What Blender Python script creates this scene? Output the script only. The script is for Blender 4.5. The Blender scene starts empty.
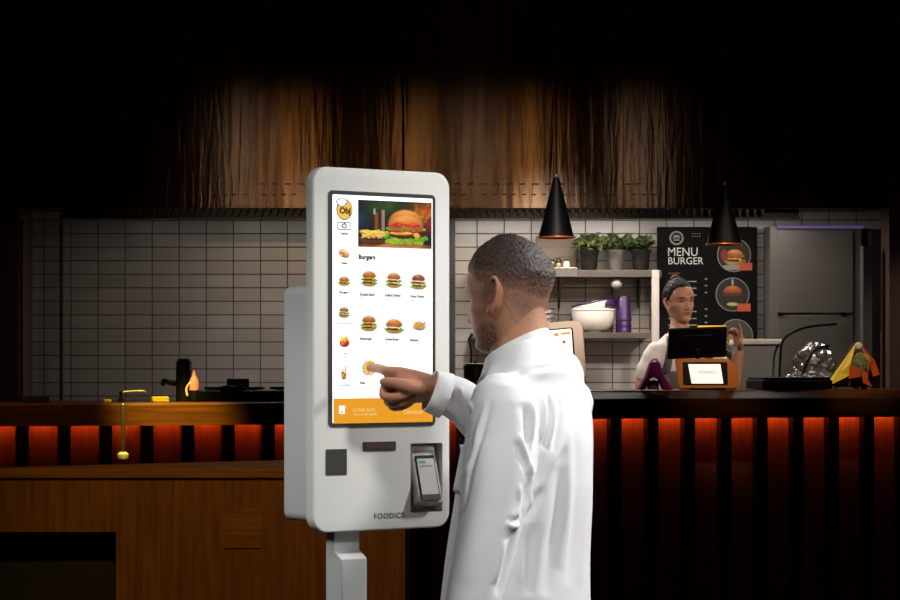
import bpy, bmesh, math, random
import numpy as np
from mathutils import Vector, Matrix
from mathutils.bvhtree import BVHTree
PI = math.pi
scene = bpy.context.scene
COL = scene.collection
rng = np.random.default_rng(7)
random.seed(7)

# ------------------------------------------------------------------ camera
F, Y0, H = 2437.0, 360.0, 1.40            # focal length in pixels, horizon row, eye height
cam_d = bpy.data.cameras.new('camera'); cam = bpy.data.objects.new('camera', cam_d)
COL.objects.link(cam); scene.camera = cam
cam.location = (0, 0, H); cam.rotation_euler = (PI/2, 0, 0)
cam_d.sensor_width = 36.0; cam_d.lens = 36.0*F/900.0; cam_d.shift_y = (Y0-300.0)/900.0
cam_d.clip_end = 100
def P(px, py, Y): return Vector(((px-450.0)*Y/F, Y, H+(Y0-py)*Y/F))
def S(Y): return F/Y                       # pixels per metre at that distance

vs = scene.view_settings
vs.view_transform = 'Standard'; vs.look = 'None'; vs.exposure = 0.0; vs.gamma = 1.0; vs.use_curve_mapping = False

# ------------------------------------------------------------------ colour + materials
def lin(c):
    c = np.asarray(c, float)/255.0
    return np.where(c <= 0.04045, c/12.92, ((c+0.055)/1.055)**2.4)
def rgba(c):
    l = lin(c); return (float(l[0]), float(l[1]), float(l[2]), 1.0)
def base_mat(name):
    m = bpy.data.materials.new(name); m.use_nodes = True
    nt = m.node_tree; b = nt.nodes['Principled BSDF']
    return m, nt, b
def mat(name, c, rough=0.5, metal=0.0, var=0.12, scale=8.0, stretch=(1,1,1), bump=0.0, bscale=40.0, spec=0.5,
        sheen=0.0, emit=None, estr=1.0, trans=0.0, sss=0.0, coat=0.0, rvar=0.0):
    m, nt, b = base_mat(name); N, L = nt.nodes, nt.links
    tc = N.new('ShaderNodeTexCoord'); mp = N.new('ShaderNodeMapping'); mp.inputs['Scale'].default_value = stretch
    L.new(tc.outputs['Object'], mp.inputs['Vector'])
    nz = N.new('ShaderNodeTexNoise'); nz.inputs['Scale'].default_value = scale; nz.inputs['Detail'].default_value = 5
    L.new(mp.outputs['Vector'], nz.inputs['Vector'])
    mx = N.new('ShaderNodeMix'); mx.data_type = 'RGBA'
    lc = lin(c)
    mx.inputs[6].default_value = tuple(np.clip(lc*(1-var), 0, 1))+(1,)
    mx.inputs[7].default_value = tuple(np.clip(lc*(1+var), 0, 1))+(1,)
    L.new(nz.outputs['Fac'], mx.inputs[0]); L.new(mx.outputs[2], b.inputs['Base Color'])
    b.inputs['Roughness'].default_value = rough; b.inputs['Metallic'].default_value = metal
    b.inputs['Specular IOR Level'].default_value = spec
    b.inputs['Transmission Weight'].default_value = trans
    b.inputs['Coat Weight'].default_value = coat
    if sheen: b.inputs['Sheen Weight'].default_value = sheen
    if sss:
        b.inputs['Subsurface Weight'].default_value = sss
        b.inputs['Subsurface Radius'].default_value = (0.012, 0.005, 0.003); b.inputs['Subsurface Scale'].default_value = 0.5
    if rvar:
        mr = N.new('ShaderNodeMapRange'); mr.inputs[3].default_value = max(rough-rvar, .02); mr.inputs[4].default_value = min(rough+rvar, 1)
        L.new(nz.outputs['Fac'], mr.inputs[0]); L.new(mr.outputs[0], b.inputs['Roughness'])
    if bump:
        n2 = N.new('ShaderNodeTexNoise'); n2.inputs['Scale'].default_value = bscale; n2.inputs['Detail'].default_value = 4
        L.new(mp.outputs['Vector'], n2.inputs['Vector'])
        bp = N.new('ShaderNodeBump'); bp.inputs['Strength'].default_value = bump; bp.inputs['Distance'].default_value = 0.01
        L.new(n2.outputs['Fac'], bp.inputs['Height']); L.new(bp.outputs['Normal'], b.inputs['Normal'])
    if emit is not None:
        b.inputs['Emission Color'].default_value = rgba(emit); b.inputs['Emission Strength'].default_value = estr
    return m
def attr_mat(name, rough=0.5, emit=0.0, sss=0.0, bump=0.0, bscale=300.0, spec=0.3, mul=1.0):
    """colour read from the mesh's own colour attribute (printed pictures, skin tones)"""
    m, nt, b = base_mat(name); N, L = nt.nodes, nt.links
    at = N.new('ShaderNodeVertexColor'); at.layer_name = 'Col'
    b.inputs['Roughness'].default_value = rough; b.inputs['Specular IOR Level'].default_value = spec
    if emit:
        b.inputs['Base Color'].default_value = (0.01, 0.01, 0.01, 1)
        L.new(at.outputs['Color'], b.inputs['Emission Color']); b.inputs['Emission Strength'].default_value = emit
    else:
        L.new(at.outputs['Color'], b.inputs['Base Color'])
    if sss:
        b.inputs['Subsurface Weight'].default_value = sss
        b.inputs['Subsurface Radius'].default_value = (0.012, 0.005, 0.003); b.inputs['Subsurface Scale'].default_value = 0.4
    if bump:
        tc = N.new('ShaderNodeTexCoord')
        n2 = N.new('ShaderNodeTexNoise'); n2.inputs['Scale'].default_value = bscale; n2.inputs['Detail'].default_value = 3
        L.new(tc.outputs['Object'], n2.inputs['Vector'])
        bp = N.new('ShaderNodeBump'); bp.inputs['Strength'].default_value = bump; bp.inputs['Distance'].default_value = 0.002
        L.new(n2.outputs['Fac'], bp.inputs['Height']); L.new(bp.outputs['Normal'], b.inputs['Normal'])
    return m
def wood_mat(name, c1, c2, axis=0, rough=0.4, scale=6.0, spec=0.4):
    m, nt, b = base_mat(name); N, L = nt.nodes, nt.links
    tc = N.new('ShaderNodeTexCoord'); mp = N.new('ShaderNodeMapping')
    st = [9.0, 9.0, 9.0]; st[axis] = 0.6; mp.inputs['Scale'].default_value = st
    L.new(tc.outputs['Object'], mp.inputs['Vector'])
    nz = N.new('ShaderNodeTexNoise'); nz.inputs['Scale'].default_value = scale; nz.inputs['Detail'].default_value = 8; nz.inputs['Distortion'].default_value = 0.6
    L.new(mp.outputs['Vector'], nz.inputs['Vector'])
    cr = N.new('ShaderNodeValToRGB'); cr.color_ramp.elements[0].position = 0.3; cr.color_ramp.elements[1].position = 0.72
    cr.color_ramp.elements[0].color = rgba(c1); cr.color_ramp.elements[1].color = rgba(c2)
    L.new(nz.outputs['Fac'], cr.inputs['Fac']); L.new(cr.outputs['Color'], b.inputs['Base Color'])
    b.inputs['Roughness'].default_value = rough; b.inputs['Specular IOR Level'].default_value = spec
    bp = N.new('ShaderNodeBump'); bp.inputs['Strength'].default_value = 0.15; bp.inputs['Distance'].default_value = 0.005
    L.new(nz.outputs['Fac'], bp.inputs['Height']); L.new(bp.outputs['Normal'], b.inputs['Normal'])
    return m
def tile_mat(name, c1, c2, cm, w=0.15, h=0.075):
    m, nt, b = base_mat(name); N, L = nt.nodes, nt.links
    ge = N.new('ShaderNodeNewGeometry'); sp = N.new('ShaderNodeSeparateXYZ'); cb = N.new('ShaderNodeCombineXYZ')
    L.new(ge.outputs['Position'], sp.inputs[0]); L.new(sp.outputs['X'], cb.inputs['X']); L.new(sp.outputs['Z'], cb.inputs['Y'])
    br = N.new('ShaderNodeTexBrick'); br.offset = 0.0; br.squash = 1.0
    br.inputs['Scale'].default_value = 1.0; br.inputs['Brick Width'].default_value = w; br.inputs['Row Height'].default_value = h
    br.inputs['Mortar Size'].default_value = 0.0035; br.inputs['Mortar Smooth'].default_value = 0.2; br.inputs['Bias'].default_value = 0.0
    br.inputs['Color1'].default_value = rgba(c1); br.inputs['Color2'].default_value = rgba(c2); br.inputs['Mortar'].default_value = rgba(cm)
    L.new(cb.outputs[0], br.inputs['Vector']); L.new(br.outputs['Color'], b.inputs['Base Color'])
    mr = N.new('ShaderNodeMapRange'); mr.inputs[3].default_value = 0.25; mr.inputs[4].default_value = 0.8
    L.new(br.outputs['Fac'], mr.inputs[0]); L.new(mr.outputs[0], b.inputs['Roughness'])
    iv = N.new('ShaderNodeMath'); iv.operation = 'SUBTRACT'; iv.inputs[0].default_value = 1.0; L.new(br.outputs['Fac'], iv.inputs[1])
    bp = N.new('ShaderNodeBump'); bp.inputs['Strength'].default_value = 0.5; bp.inputs['Distance'].default_value = 0.004
    L.new(iv.outputs[0], bp.inputs['Height']); L.new(bp.outputs['Normal'], b.inputs['Normal'])
    return m

# ------------------------------------------------------------------ objects
def tag(o, label=None, cat=None, group=None, kind=None):
    if label: o['label'] = label
    if cat: o['category'] = cat
    if group: o['group'] = group
    if kind: o['kind'] = kind
    return o
def empty(name, loc, rz=0.0, label=None, cat=None, group=None):
    o = bpy.data.objects.new(name, None); COL.objects.link(o); o.empty_display_size = 0.1
    o.location = loc; o.rotation_euler = (0, 0, rz)
    return tag(o, label, cat, group)
class MB:
    """collects shapes; build() links them as one mesh object"""
    def __init__(self): self.v = []; self.f = []
    def add(self, v, f, M=None):
        n = len(self.v)
        for p in v:
            p = Vector(p); self.v.append(tuple(M @ p) if M is not None else tuple(p))
        for q in f: self.f.append(tuple(i+n for i in q))
        return self
    def bm(self, bm, M=None):
        bm.verts.ensure_lookup_table(); bm.verts.index_update()
        self.add([v.co for v in bm.verts], [[v.index for v in f.verts] for f in bm.faces], M); bm.free(); return self
    def box(self, c, s, bev=0.0, rot=None, seg=2):
        bm = bmesh.new(); bmesh.ops.create_cube(bm, size=1.0)
        bmesh.ops.scale(bm, vec=s, verts=bm.verts)
        if bev: bmesh.ops.bevel(bm, geom=list(bm.edges), offset=bev, segments=seg, affect='EDGES', profile=0.6)
        M = Matrix.Translation(c)
        if rot is not None: M = M @ rot
        return self.bm(bm, M)
    def tube(self, pts, r, n=12, smooth=0):
        v, f = tube_geo(pts, r, n, smooth); return self.add(v, f)
    def lathe(self, prof, c=(0,0,0), n=32, M=None):
        v = []; f = []; k = len(prof)
        for (r, z) in prof:
            for i in range(n):
                a = 2*PI*i/n; v.append((r*math.cos(a), r*math.sin(a), z))
        for j in range(k-1):
            for i in range(n):
                f.append((j*n+i, j*n+(i+1) % n, (j+1)*n+(i+1) % n, (j+1)*n+i))
        f.append(tuple(reversed(range(n)))); f.append(tuple((k-1)*n+i for i in range(n)))
        T = Matrix.Translation(c)
        return self.add(v, f, T @ M if M is not None else T)
    def prism(self, outline, d0, d1, axis='y', M=None):
        """outline in (x,z), extruded along y from d0 to d1 (axis y), or (y,z) along x (axis x), or (x,y) along z"""
        n = len(outline)
        def mk(a, b, d): return (a, d, b) if axis == 'y' else ((d, a, b) if axis == 'x' else (a, b, d))
        v = [mk(a, b, d0) for a, b in outline]+[mk(a, b, d1) for a, b in outline]
        f = [tuple(range(n)), tuple(reversed(range(n, 2*n)))]+[(i, i+n, (i+1) % n+n, (i+1) % n) for i in range(n)]
        return self.add(v, f, M)
    def ball(self, c, r, sc=(1,1,1), n=16, M=None):
        bm = bmesh.new(); bmesh.ops.create_uvsphere(bm, u_segments=n, v_segments=max(6, n//2), radius=r)
        bmesh.ops.scale(bm, vec=sc, verts=bm.verts)
        T = Matrix.Translation(c)
        return self.bm(bm, T @ M if M is not None else T)
    def build(self, name, m, parent=None, smooth=False, bevel=0.0, seg=2, fix=True):
        me = bpy.data.meshes.new(name); me.from_pydata(self.v, [], self.f); me.update()
        if fix:
            b = bmesh.new(); b.from_mesh(me); bmesh.ops.recalc_face_normals(b, faces=b.faces); b.to_mesh(me); b.free()
        return link_mesh(name, me, m, parent, smooth, bevel, seg)
def link_mesh(name, me, m, parent=None, smooth=False, bevel=0.0, seg=2):
    me.materials.clear()
    if m is not None: me.materials.append(m)
    if smooth:
        me.polygons.foreach_set('use_smooth', [True]*len(me.polygons))
        try:
            if smooth != 'all': me.set_sharp_from_angle(angle=math.radians(38))
        except Exception: pass
    o = bpy.data.objects.new(name, me); COL.objects.link(o)
    if parent is not None: o.parent = parent
    if bevel:
        bv = o.modifiers.new('bevel', 'BEVEL'); bv.width = bevel; bv.segments = seg; bv.limit_method = 'ANGLE'
    return o
def resample(pts, k):
    """Catmull-Rom through the points (rows may carry a radius as a 4th column)"""
    p = np.asarray(pts, float); n = len(p)
    if k <= 1 or n < 3: return p
    out = []
    for i in range(n-1):
        a = p[max(i-1, 0)]; b = p[i]; c = p[i+1]; d = p[min(i+2, n-1)]
        for j in range(k):
            t = j/k
            out.append(0.5*((2*b)+(-a+c)*t+(2*a-5*b+4*c-d)*t*t+(-a+3*b-3*c+d)*t**3))
    out.append(p[-1]); return np.array(out)
def tube_geo(pts, r, n=12, smooth=0, cap=True, flat=None):
    pts = np.asarray([list(p) for p in pts], float)
    rr = np.full(len(pts), r, float) if np.isscalar(r) else np.asarray(r, float)
    q = np.column_stack([pts, rr])
    if smooth: q = resample(q, smooth)
    pts, rr = q[:, :3], np.maximum(q[:, 3], 1e-4)
    m = len(pts)
    tan = np.gradient(pts, axis=0); tan /= np.linalg.norm(tan, axis=1)[:, None]+1e-12
    u = np.cross(tan[0], [0, 0, 1.0])
    if np.linalg.norm(u) < 1e-3: u = np.cross(tan[0], [1.0, 0, 0])
    u /= np.linalg.norm(u)
    rings = []
    if cap:   # rounded ends
        a0 = [(pts[0]-tan[0]*rr[0]*math.sin(a), rr[0]*math.cos(a), 0) for a in (1.45, 1.0, 0.5)]
        a1 = [(pts[-1]+tan[-1]*rr[-1]*math.sin(a), rr[-1]*math.cos(a), m-1) for a in (0.5, 1.0, 1.45)]
    else: a0 = []; a1 = []
    us = []
    for i in range(m):
        u = u-tan[i]*np.dot(u, tan[i]); u /= np.linalg.norm(u)+1e-12; us.append(u.copy())
    seq = a0+[(pts[i], rr[i], i) for i in range(m)]+a1
    v = []; f = []
    for (c, rad, i) in seq:
        w = np.cross(tan[i], us[i])
        for k in range(n):
            a = 2*PI*k/n
            v.append(tuple(c+rad*(us[i]*math.cos(a)+w*math.sin(a))))
    for j in range(len(seq)-1):
        for k in range(n):
            f.append((j*n+k, j*n+(k+1) % n, (j+1)*n+(k+1) % n, (j+1)*n+k))
    f.append(tuple(reversed(range(n)))); f.append(tuple((len(seq)-1)*n+k for k in range(n)))
    return v, f
def loft(rings):
    """closed skin through rings of equal point count"""
    n = len(rings[0]); v = [tuple(p) for r in rings for p in r]; f = []
    for j in range(len(rings)-1):
        for k in range(n): f.append((j*n+k, j*n+(k+1) % n, (j+1)*n+(k+1) % n, (j+1)*n+k))
    f.append(tuple(reversed(range(n)))); f.append(tuple((len(rings)-1)*n+k for k in range(n)))
    return v, f
def rrect(w, h, r, n=6, cx=0.0, cz=0.0):
    o = []
    for (sx, sz, a0) in ((1, 1, 0), (-1, 1, PI/2), (-1, -1, PI), (1, -1, 1.5*PI)):
        for i in range(n+1):
            a = a0+i*PI/2/n
            o.append((cx+sx*(w/2-r)+r*math.cos(a), cz+sz*(h/2-r)+r*math.sin(a)))
    return o
def apply_mods(name, me, mods):
    """runs modifiers on a mesh and returns the evaluated mesh"""
    o = bpy.data.objects.new(name, me); COL.objects.link(o)
    for kind, props in mods:
        md = o.modifiers.new(kind, kind)
        for k, val in props.items(): setattr(md, k, val)
    dg = bpy.context.evaluated_depsgraph_get(); dg.update()
    out = bpy.data.meshes.new_from_object(o.evaluated_get(dg))
    bpy.data.objects.remove(o); return out
def voxel(name, parts, size, smooth=4, fac=0.5):
    mb = MB()
    for v, f in parts: mb.add(v, f)
    me = bpy.data.meshes.new(name); me.from_pydata(mb.v, [], mb.f); me.update()
    b = bmesh.new(); b.from_mesh(me); bmesh.ops.recalc_face_normals(b, faces=b.faces); b.to_mesh(me); b.free()
    return apply_mods(name, me, [('REMESH', dict(mode='VOXEL', voxel_size=size, adaptivity=0.0)),
                                 ('SMOOTH', dict(factor=fac, iterations=smooth))])
def get_co(me):
    a = np.empty(len(me.vertices)*3); me.vertices.foreach_get('co', a); return a.reshape(-1, 3)
def get_no(me):
    a = np.empty(len(me.vertices)*3); me.vertices.foreach_get('normal', a); return a.reshape(-1, 3)
def set_co(me, a): me.vertices.foreach_set('co', np.ascontiguousarray(a).ravel()); me.update()
def set_col(me, rgb):
    """rgb: linear colour per vertex"""
    ca = me.color_attributes.new('Col', 'FLOAT_COLOR', 'POINT')
    c = np.ones((len(me.vertices), 4)); c[:, :3] = rgb
    ca.data.foreach_set('color', c.ravel())
def text_geo(body, width=None, size=1.0, bold=0.0, align='CENTER', space=1.0):
    cu = bpy.data.curves.new('lettering', 'FONT'); cu.body = body; cu.size = 1.0; cu.align_x = align; cu.align_y = 'CENTER'
    cu.offset = bold; cu.resolution_u = 3; cu.space_character = space
    o = bpy.data.objects.new('lettering', cu); COL.objects.link(o)
    dg = bpy.context.evaluated_depsgraph_get(); dg.update()
    me = bpy.data.meshes.new_from_object(o.evaluated_get(dg)); bpy.data.objects.remove(o)
    v = get_co(me).copy(); f = [tuple(p.vertices) for p in me.polygons]; bpy.data.meshes.remove(me)
    s = width/(v[:, 0].max()-v[:, 0].min()) if width else size
    return v*s, f
def put_text(name, body, m, parent, x, z, y, width=None, size=None, bold=0.0, align='CENTER', space=1.0, squash=1.0):
    """lettering lying in the parent's x-z plane, facing -y"""
    v, f = text_geo(body, width, size or 1.0, bold, align, space)
    me = bpy.data.meshes.new(name)
    me.from_pydata([(x+a[0], y, z+a[1]*squash) for a in v], [], f); me.update()
    return link_mesh(name, me, m, parent)

# ------------------------------------------------------------------ little painter for printed and displayed pictures
class Canvas:
    def __init__(s, w, h, bg=(255, 255, 255)):
        s.w, s.h = w, h; s.asp = w/h
        s.a = np.ones((h, w, 3))*np.array(bg, float)
        s.X, s.Y = np.meshgrid((np.arange(w)+.5)/h, (np.arange(h)+.5)/h)
    def ell(s, cx, cy, rx, ry, col, rot=0.0, soft=0.2, shade=0.0, alpha=1.0):
        c, n = math.cos(rot), math.sin(rot)
        dx, dy = s.X-cx, s.Y-cy
        u = (dx*c+dy*n)/rx; v = (-dx*n+dy*c)/ry
        d = np.sqrt(u*u+v*v); al = np.clip((1-d)/soft, 0, 1)[..., None]*alpha
        cc = np.array(col, float)*(1-shade*(v[..., None]+0.2*u[..., None]))
        s.a = s.a*(1-al)+np.clip(cc, 0, 255)*al; return s
    def rect(s, x0, y0, x1, y1, col, alpha=1.0):
        m = ((s.X > x0) & (s.X < x1) & (s.Y > y0) & (s.Y < y1))[..., None]*alpha
        s.a = s.a*(1-m)+np.array(col, float)*m; return s
    def dome(s, cx, cy, rx, ry, col, shade=0.4):
        dx, dy = (s.X-cx)/rx, (s.Y-cy)/ry
        d = np.sqrt(dx*dx+np.where(dy < 0, dy*dy, (dy*4)**2)); al = np.clip((1-d)/0.12, 0, 1)[..., None]
        cc = np.array(col, float)*(1-shade*(dy[..., None]+0.45+0.35*np.abs(dx[..., None])))
        s.a = s.a*(1-al)+np.clip(cc, 0, 255)*al; return s
def burger(c, cx, cy, s, seed=0, layers=1, top=(214, 132, 58), sauce=False, seeds=True):
    r = np.random.default_rng(seed)
    c.ell(cx, cy+.34*s, .44*s, .14*s, (206, 140, 70), shade=.35)
    y = cy+.24*s
    for k in range(layers):
        for i in range(16):
            x = cx+(i/15-.5)*.92*s
            c.ell(x, y+.02*s+.03*s*r.standard_normal(), .075*s, .05*s, (70+60*r.random(), 140+50*r.random(), 40), rot=r.random(), shade=.3)
        c.ell(cx, y-.04*s, .43*s, .085*s, (92, 46, 26), shade=.6)
        for i in range(14): c.ell(cx+(r.random()-.5)*.78*s, y-.04*s+(r.random()-.5)*.1*s, .04*s, .02*s, (60+60*r.random(), 32, 18))
        c.ell(cx-.1*s, y-.1*s, .3*s, .05*s, (244, 186, 60), shade=.2)
        c.ell(cx+.25*s, y-.06*s, .09*s, .07*s, (244, 176, 50), rot=.5)
        c.ell(cx-.18*s, y-.16*s, .22*s, .055*s, (208, 50, 36), shade=.4); c.ell(cx+.2*s, y-.17*s, .22*s, .055*s, (214, 62, 40), shade=.4)
        if sauce: c.ell(cx, y-.1*s, .36*s, .03*s, (250, 240, 225), rot=.1)
        y -= .2*s
    for i in range(14):
        x = cx+(i/13-.5)*.82*s
        c.ell(x, y-.02*s+.02*s*r.standard_normal(), .06*s, .035*s, (90+70*r.random(), 150+50*r.random(), 50), rot=r.random())
    c.dome(cx, y-.03*s, .43*s, .32*s, top)
    c.ell(cx-.1*s, y-.24*s, .14*s, .05*s, (250, 205, 140), alpha=.45, soft=.9)
    if seeds:
        for i in range(18): c.ell(cx+(r.random()-.5)*.55*s, y-.14*s-.13*s*r.random(), .014*s, .009*s, (250, 226, 180), rot=r.random()*3)
def fries_pile(c, cx, cy, s, seed=0, n=60):
    r = np.random.default_rng(seed)
    for i in range(n):
        a = r.random()*6.3; q = s*.36*math.sqrt(r.random())
        k = r.random()
        c.ell(cx+q*math.cos(a), cy+q*math.sin(a)*.95, .11*s, .026*s, (225+25*k, 140+70*k, 30+60*k), rot=r.random()*3.1, shade=.3)
def picture(name, c, m, parent, corner, du, dv, mask=None, wave=0.0):
    """canvas -> a grid of quads with its colours; corner = top-left, du / dv = full edge vectors"""
    h, w = c.h, c.w
    col = lin(np.clip(c.a, 0, 255)).reshape(-1, 3)
    corner, du, dv = np.array(corner, float), np.array(du, float), np.array(dv, float)
    X, Yy = np.meshgrid(np.arange(w)/(w-1), np.arange(h)/(h-1))
    v = corner+X.reshape(-1, 1)*du+Yy.reshape(-1, 1)*dv
    i = (np.arange(h-1)[:, None]*w+np.arange(w-1)[None, :])
    fx = ((np.arange(w-1)+.5)/(w-1))[None, :]; fy = ((np.arange(h-1)+.5)/(h-1))[:, None]
    keep = np.ones((h-1, w-1), bool)
    if mask == 'circle': keep = (fx-.5)**2+(fy-.5)**2 < .25
    if mask == 'white':
        k = c.a.min(axis=2) < 250
        keep = k[:-1, :-1] | k[1:, 1:] | k[1:, :-1] | k[:-1, 1:]
    i = i[keep]
    f = np.stack([i, i+w, i+w+1, i+1], axis=1)
    used = np.unique(f); remap = np.zeros(h*w, int); remap[used] = np.arange(len(used))
    me = bpy.data.meshes.new(name); me.from_pydata(v[used].tolist(), [], remap[f].tolist()); me.update()
    set_col(me, col[used])
    return link_mesh(name, me, m, parent)

# ================================================================== THE ROOM
M = {}
M['floor'] = mat('dark_floor', (38, 26, 22), 0.5, var=0.3, scale=3)
M['tile'] = tile_mat('wall_tiles', (172, 163, 155), (184, 175, 166), (98, 86, 78))
M['plaster'] = mat('brown_plaster', (92, 66, 54), 0.7, var=0.12, scale=4)
M['ceiling'] = mat('dark_ceiling', (40, 30, 26), 0.9)
M['darkmetal'] = mat('dark_metal', (26, 24, 24), 0.4, 0.6)
M['black'] = mat('black_plastic', (7, 7, 8), 0.45, var=0.2, spec=.2)
M['steel'] = mat('brushed_steel', (150, 146, 142), 0.34, 0.9, stretch=(1, 1, 22), scale=6, rvar=0.08)
M['steel_dull'] = mat('dull_steel', (112, 108, 105), 0.5, 0.5, stretch=(14, 1, 1), scale=5, rvar=0.08)
M['brown_trim'] = mat('brown_trim', (50, 34, 27), 0.6)
M['white_cer'] = mat('white_ceramic', (226, 216, 204), 0.25, var=0.03)
M['purple'] = mat('purple_plastic', (52, 22, 72), 0.35, var=0.1)

KZ = 0.20                                    # the kitchen floor is a step up behind the counter
WY = 13.5                                    # tiled wall
def struct(name, mb, m, **k): return tag(mb.build(name, m, **k), kind='structure')
struct('floor', MB().box((0, 6.5, -0.05), (9, 15, 0.1)), M['floor'])
struct('wall_back', MB().box((0, WY+0.06, 1.75), (9, 0.12, 3.5)), M['tile'])
struct('wall_left', MB().box((-3.7, 6.5, 1.75), (0.12, 14.1, 3.5)), M['plaster'])
struct('wall_right', MB().box((3.7, 6.5, 1.75), (0.12, 14.1, 3.5)), M['plaster'])
struct('ceiling', MB().box((0, 6.5, 3.55), (9, 15, 0.1)), M['ceiling'])
# piers at both ends of the kitchen
x1 = P(20, 300, 13.1).x
struct('pillar_left', MB().box(((-3.4+x1)/2, 13.3, 1.25), (x1+3.4, 0.4, 2.1), bev=0.006), M['plaster'])
xa = P(889, 300, 12.75).x
struct('pillar_right', MB().box(((xa+3.4)/2, 12.87, 1.675), (3.4-xa, 0.24, 2.95), bev=0.006), M['plaster'])

# ------------------------------------------------------------------ bar counter
CA = Vector((-450*10.9/F, 10.9, 0)); CBv = Vector((450*12.0/F, 12.0, 0))
cth = math.atan2(CBv.y-CA.y, CBv.x-CA.x); ct = Vector((math.cos(cth), math.sin(cth), 0)); cn = Vector((-math.sin(cth), math.cos(cth), 0))
CTOP, CTOP_L = 1.253, 1.206
def CX(px, dep=0.0):
    """distance along the counter of what stands at that column of the view, dep behind its front edge"""
    k = (px-450.0)/F; o = CA+cn*dep
    return (k*o.y-o.x)/(ct.x-k*ct.y)
def C(px, dep=0.0, z=None):
    if z is None: z = CTOP_L if px < 392 else CTOP
    p = CA+cn*dep+ct*CX(px, dep); p.z = z; return p
M['bar_top'] = wood_mat('varnished_bar_wood', (60, 29, 10), (98, 52, 20), axis=0, rough=0.38)
M['rib'] = wood_mat('dark_rib_wood', (14, 8, 6), (24, 14, 10), axis=2, rough=0.5)
M['panel_red'] = wood_mat('counter_back_panel', (120, 74, 56), (150, 96, 70), axis=2, rough=0.55)
M['led_dim'] = mat('red_led_dim', (255, 60, 20), 0.5, emit=(255, 104, 38), estr=19.0)
M['led'] = mat('red_led', (255, 60, 20), 0.5, emit=(255, 112, 44), estr=26.0)
bar = empty('bar_counter', CA, cth, 'dark ribbed wooden bar counter with red light under its top, holding the till', 'counter', 'red-lit bar counters')
bar_low = empty('bar_counter', CA, cth, 'lower left section of the red-lit ribbed bar, behind the brown wooden cabinet', 'counter', 'red-lit bar counters')
Lc0, Lc1 = -0.9, 4.75
Lm = CX(392)                                  # behind the kiosk the bar steps up
def section(bar, l0, l1, ctop, zf, zb, led):
    c, w = (l0+l1)/2, l1-l0
    MB().box((c, 0.325, ctop-0.018), (w, 0.56, 0.036), bev=0.003).build('counter_top', M['bar_top'], bar)
    MB().prism([(0.05, ctop-.001), (-0.020, zf), (-0.022, zf-.006), (-0.022, zb), (0.004, zb), (0.004, zf-.02), (0.05, ctop-.036)], l0, l1, axis='x').build('fascia', M['bar_top'], bar)
    MB().box((c, 0.135, 0.586), (w, 0.03, 1.165)).build('back_panel', M['panel_red'], bar)
    MB().box((c, 0.075, zb+.024), (w, 0.012, 0.010)).build('led_strip', led, bar)
section(bar_low, Lc0, Lm, CTOP_L, CTOP_L-.004, 1.103, M['led_dim']); section(bar, Lm, Lc1, CTOP, 1.215, 1.120, M['led'])
ref = CX(148.5, 0.02); sp_l = (CX(872.5, 0.02)-ref)/19.0
n_rib = 0; proto = None
for k in range(-9, 24):
    xx = ref+k*sp_l
    if xx < Lc0+0.05 or xx > Lc1-0.05: continue
    if proto is None:
        proto = MB().box((0, 0, 0.586), (0.056, 0.06, 1.165), bev=0.003).build('rib', M['rib'], bar_low); r_ = proto
    else:
        r_ = proto.copy(); COL.objects.link(r_); r_.parent = bar_low if xx < Lm else bar
    r_.location = (xx, 0.089, 0)
# raised kitchen floor following the counter
q = [CA+cn*0.5+ct*Lc0, CA+cn*0.5+ct*Lc1]
struct('floor_kitchen', MB().prism([(q[0].x, q[0].y), (q[1].x, q[1].y), (3.6, WY), (-3.6, WY)], 0.0, KZ, axis='z'), M['floor'])

# ------------------------------------------------------------------ wooden cabinet in front, left
M['cab'] = wood_mat('brown_cabinet_wood', (104, 58, 12), (140, 84, 20), axis=2, rough=0.45)
M['cab_top'] = wood_mat('brown_cabinet_top', (116, 68, 18), (152, 96, 30), axis=0, rough=0.55, spec=.2)
M['cab_in'] = mat('dark_cabinet_inside', (30, 18, 12), 0.8)
BY = 8.0; bz = H-(469-Y0)*BY/F
bx0, bx1 = -2.5, P(405, 0, BY).x
cab = empty('wooden_cabinet', (bx0, BY, 0), 0, 'long brown wooden cabinet with a dark opening, in front of the bar counter', 'cabinet')
def cl(p): return (p[0]-bx0, p[1]-BY)
bxl = P(0, 0, BY).x
MB().prism([cl((bx0, BY-0.01)), cl((bx1+.005, BY-0.01)), cl((bx1+.005, 9.0)), cl((bxl, 8.15)), cl((bx0, 8.12))], bz-0.03, bz, axis='z').build('cabinet_top', M['cab_top'], cab, bevel=0.003)
ox1 = P(116, 0, BY).x; oz = H-(532-Y0)*BY/F
fp = MB()
fp.box(((ox1+bx1)/2-bx0, 0.012, (bz-0.03)/2), (bx1-ox1, 0.024, bz-0.03))
fp.box(((bx0+ox1)/2-bx0, 0.012, (oz+bz-0.03)/2), (ox1-bx0, 0.024, bz-0.03-oz))
fp.build('front_panel', M['cab'], cab)
MB().prism([cl((bx1-.024, BY+.024)), cl((bx1, BY+.024)), cl((bx1, 8.98)), cl((bx1-.024, 8.98))], 0, bz-0.03, axis='z').build('side_panel', M['cab'], cab)
MB().box(((bx0+ox1)/2-bx0, 0.11, oz/2), (ox1-bx0, 0.015, oz)).build('inner_back', M['cab_in'], cab)
a, b_ = P(225, 508, BY), P(262, 548, BY)
MB().box(((a.x+b_.x)/2-bx0, -0.0024, (a.z+b_.z)/2), (b_.x-a.x, 0.005, a.z-b_.z), bev=0.001).build('square_plate', M['cab_top'], cab)
a = P(159, 0, BY)
MB().box((a.x-bx0, -0.003, (bz-.03)/2), (0.012, 0.006, bz-0.05)).build('vertical_batten', M['cab'], cab)

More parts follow.
